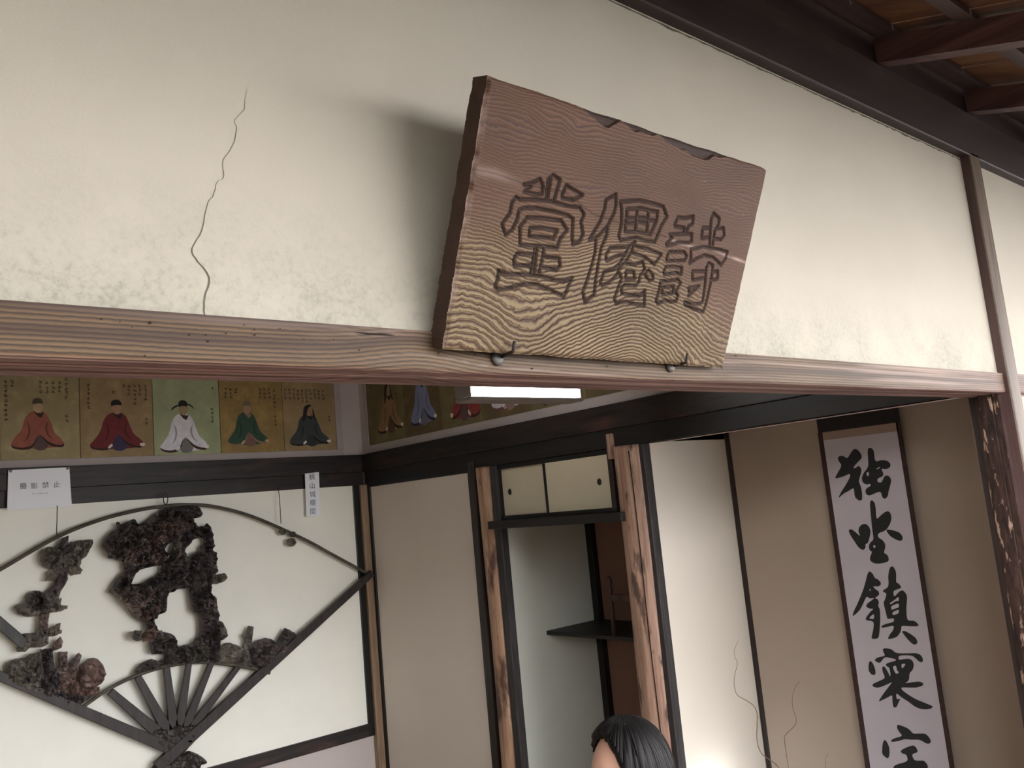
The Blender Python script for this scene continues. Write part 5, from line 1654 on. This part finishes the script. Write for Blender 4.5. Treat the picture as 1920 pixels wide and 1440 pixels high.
na_, ne_ = 96, 64
AZ, EL = np.meshgrid(np.linspace(-PI, PI, na_, endpoint=False), np.linspace(-PI / 2, PI / 2, ne_), indexing='ij')


def sphere_pts(R, az=AZ, el=EL):
    f, l, u = np.cos(az) * np.cos(el), np.sin(az) * np.cos(el), np.sin(el)
    return HC + R[..., None] * (f[..., None] * FWD + l[..., None] * LFT + u[..., None] * UPV)


hp = sphere_pts(head_r(AZ, EL)).reshape(-1, 3)
hF = [(i_ * ne_ + j_, ((i_ + 1) % na_) * ne_ + j_, ((i_ + 1) % na_) * ne_ + j_ + 1, i_ * ne_ + j_ + 1) for i_ in range(na_) for j_ in range(ne_ - 1)]
bv = [tuple(v.co) for v in body_me.vertices]
bf = [tuple(p.vertices) for p in body_me.polygons]
nb_ = len(bv)
tmp = obj('tmp_body', bv + [tuple(p) for p in hp], bf + [tuple(q + nb_ for q in f) for f in hF], M_SKIN)
bmx = bmesh.new()
bmx.from_mesh(tmp.data)
bmesh.ops.remove_doubles(bmx, verts=bmx.verts, dist=1e-5)
bmesh.ops.recalc_face_normals(bmx, faces=bmx.faces)
bmx.to_mesh(tmp.data)
bmx.free()
rm = tmp.modifiers.new('remesh', 'REMESH')
rm.mode = 'VOXEL'
rm.voxel_size = 0.0045
sm = tmp.modifiers.new('smooth', 'SMOOTH')
sm.iterations = 2
sm.factor = 0.4
bpy.context.view_layer.update()
fin = bpy.data.meshes.new_from_object(tmp.evaluated_get(bpy.context.evaluated_depsgraph_get()))
bpy.data.objects.remove(tmp, do_unlink=True)
body = bpy.data.objects.new('body', fin)
COL.objects.link(body)
fin.polygons.foreach_set('use_smooth', np.ones(len(fin.polygons), dtype=bool))
if not fin.materials:
    fin.materials.append(M_SKIN)
attach(body, per)
# jersey and trousers: offset copies of the covered parts of the body
nv = len(fin.vertices)
co = np.empty(nv * 3)
fin.vertices.foreach_get('co', co)
co = co.reshape(-1, 3)
no_ = np.empty(nv * 3)
fin.vertices.foreach_get('normal', no_)
no_ = no_.reshape(-1, 3)
rel = co - np.array([HX, HY, 0.0])
fw_, lf_ = rel @ FWD, rel @ LFT
for nm, cond, m_c, off in (('jersey', (co[:, 2] > 0.24) & (co[:, 2] < HZ - 0.175) & ~((fw_ > 0.185) & (co[:, 2] < 0.34)), M_CLOTH, 0.007),
                           ('trousers', (co[:, 2] < 0.27) & (fw_ > -0.2) & ~((fw_ > 0.17) & (co[:, 2] > 0.205)), mat_plain('dark_trousers', rgb(40, 40, 46), 0.9, 0.1, 40), 0.004)):
    keep = [tuple(p.vertices) for p in fin.polygons if all(cond[i_] for i_ in p.vertices)]
    used = sorted({i_ for f in keep for i_ in f})
    mp_ = {u_: i_ for i_, u_ in enumerate(used)}
    obj(nm, co[used] + no_[used] * off, [tuple(mp_[i_] for i_ in f) for f in keep], m_c, per, True)
# hair: parted shell with strands, falling to the shoulders
na2, ne2 = 320, 60
A2, K2 = np.meshgrid(np.linspace(-PI, PI, na2, endpoint=False), np.linspace(0, 1, ne2), indexing='ij')
# each lock starts at the parting (crown) and runs down to its end
front = np.exp(-(A2 / 0.95) ** 2)
el_end = np.interp(np.where(A2 < 0, np.where(A2 < -2.2, np.abs(A2), np.abs(A2) * 0.6), np.abs(A2) * 0.92), [0.0, 0.30, 0.62, 0.86, 1.05, 1.35, PI], [1.10, 1.02, 0.76, 0.28, -0.30, -0.62, -0.62])
ELh = PI / 2 - (PI / 2 - el_end + 0.012 * np.sin(A2 * 9)) * K2
Rh = head_r(np.where(np.abs(A2) > 1.25, np.sign(A2) * np.maximum(np.abs(A2), 1.9), A2), np.maximum(ELh, -0.25))
lock = 0.0012 * np.sin(A2 * 23 + 2.0 * np.sin(ELh * 2.2 + 1) + 3 * np.sin(A2 * 5)) + 0.0006 * np.sin(A2 * 71 + 1.3 + 2 * np.sin(A2 * 11))
Rh = Rh + 0.016 + 0.008 * np.clip(-ELh + 0.3, 0, 1) + lock * np.clip(K2 * 3, 0, 1)
ends = np.clip((K2 - 0.93) / 0.07, 0, 1)
Rh = Rh - ends * 0.014 * (np.abs(A2) < 1.1)
hpz = sphere_pts(Rh, A2, ELh)
# the back hair keeps falling instead of following the skull under
bk = np.clip((np.abs(A2) - 1.15) / 0.2, 0, 1)
drop = np.clip((0.15 - ELh) / 0.77, 0, 1) * bk
hpz = hpz - drop[..., None] ** 1.2 * UPV * 0.15
ctr = hpz - HC
rad2 = np.hypot(ctr @ FWD, ctr @ LFT)
want = np.where(drop > 0, 0.106 - 0.014 * drop, rad2)
scl = np.where(drop > 0, np.maximum(want, rad2) / np.maximum(rad2, 1e-4), 1.0)
hpz = HC + ctr * np.array([1, 1, 1]) + ((scl - 1) * (ctr @ FWD))[..., None] * FWD + ((scl - 1) * (ctr @ LFT))[..., None] * LFT
hpz = hpz + (lock * 1.5 * (drop > 0))[..., None] * FWD
VH = hpz.reshape(-1, 3)
FH = [(i_ * ne2 + j_, ((i_ + 1) % na2) * ne2 + j_, ((i_ + 1) % na2) * ne2 + j_ + 1, i_ * ne2 + j_ + 1) for i_ in range(na2) for j_ in range(ne2 - 1)]
hair = obj('hair', VH, FH, M_HAIR, per, True)
so = hair.modifiers.new('thickness', 'SOLIDIFY')
so.thickness = 0.008
so.offset = -1
# eyes, brows
for sgn in (-1, 1):
    az0 = sgn * 0.36
    e0 = HC + 0.083 * (math.cos(az0) * FWD + math.sin(az0) * LFT) + UPV * 0.002
    bm = bmesh.new()
    bmesh.ops.create_uvsphere(bm, u_segments=16, v_segments=10, radius=0.0105)
    bmesh.ops.translate(bm, verts=bm.verts, vec=Vector(e0))
    bm_obj('eye', bm, M_EYE, per, True)
    ir = e0 + 0.0085 * (math.cos(az0 * .4) * FWD + math.sin(az0 * .4) * LFT)
    bm = bmesh.new()
    bmesh.ops.create_uvsphere(bm, u_segments=12, v_segments=8, radius=0.0048)
    bmesh.ops.translate(bm, verts=bm.verts, vec=Vector(ir))
    bm_obj('iris', bm, M_INK, per, True)
    br_ = []
    for q_ in range(9):
        a_ = sgn * (0.17 + 0.045 * q_)
        e_ = 0.175 + 0.035 * math.sin(q_ / 8 * PI * 0.8)
        r_ = float(head_r(np.array([a_]), np.array([e_]))[0]) + 0.0006
        br_.append(HC + r_ * (math.cos(a_) * math.cos(e_) * FWD + math.sin(a_) * math.cos(e_) * LFT + math.sin(e_) * UPV))
    tube('eyebrow', br_, 0.002, M_HAIR, per, 6, rads=[0.0012, .002, .0026, .0027, .0026, .0024, .002, .0015, .0008])
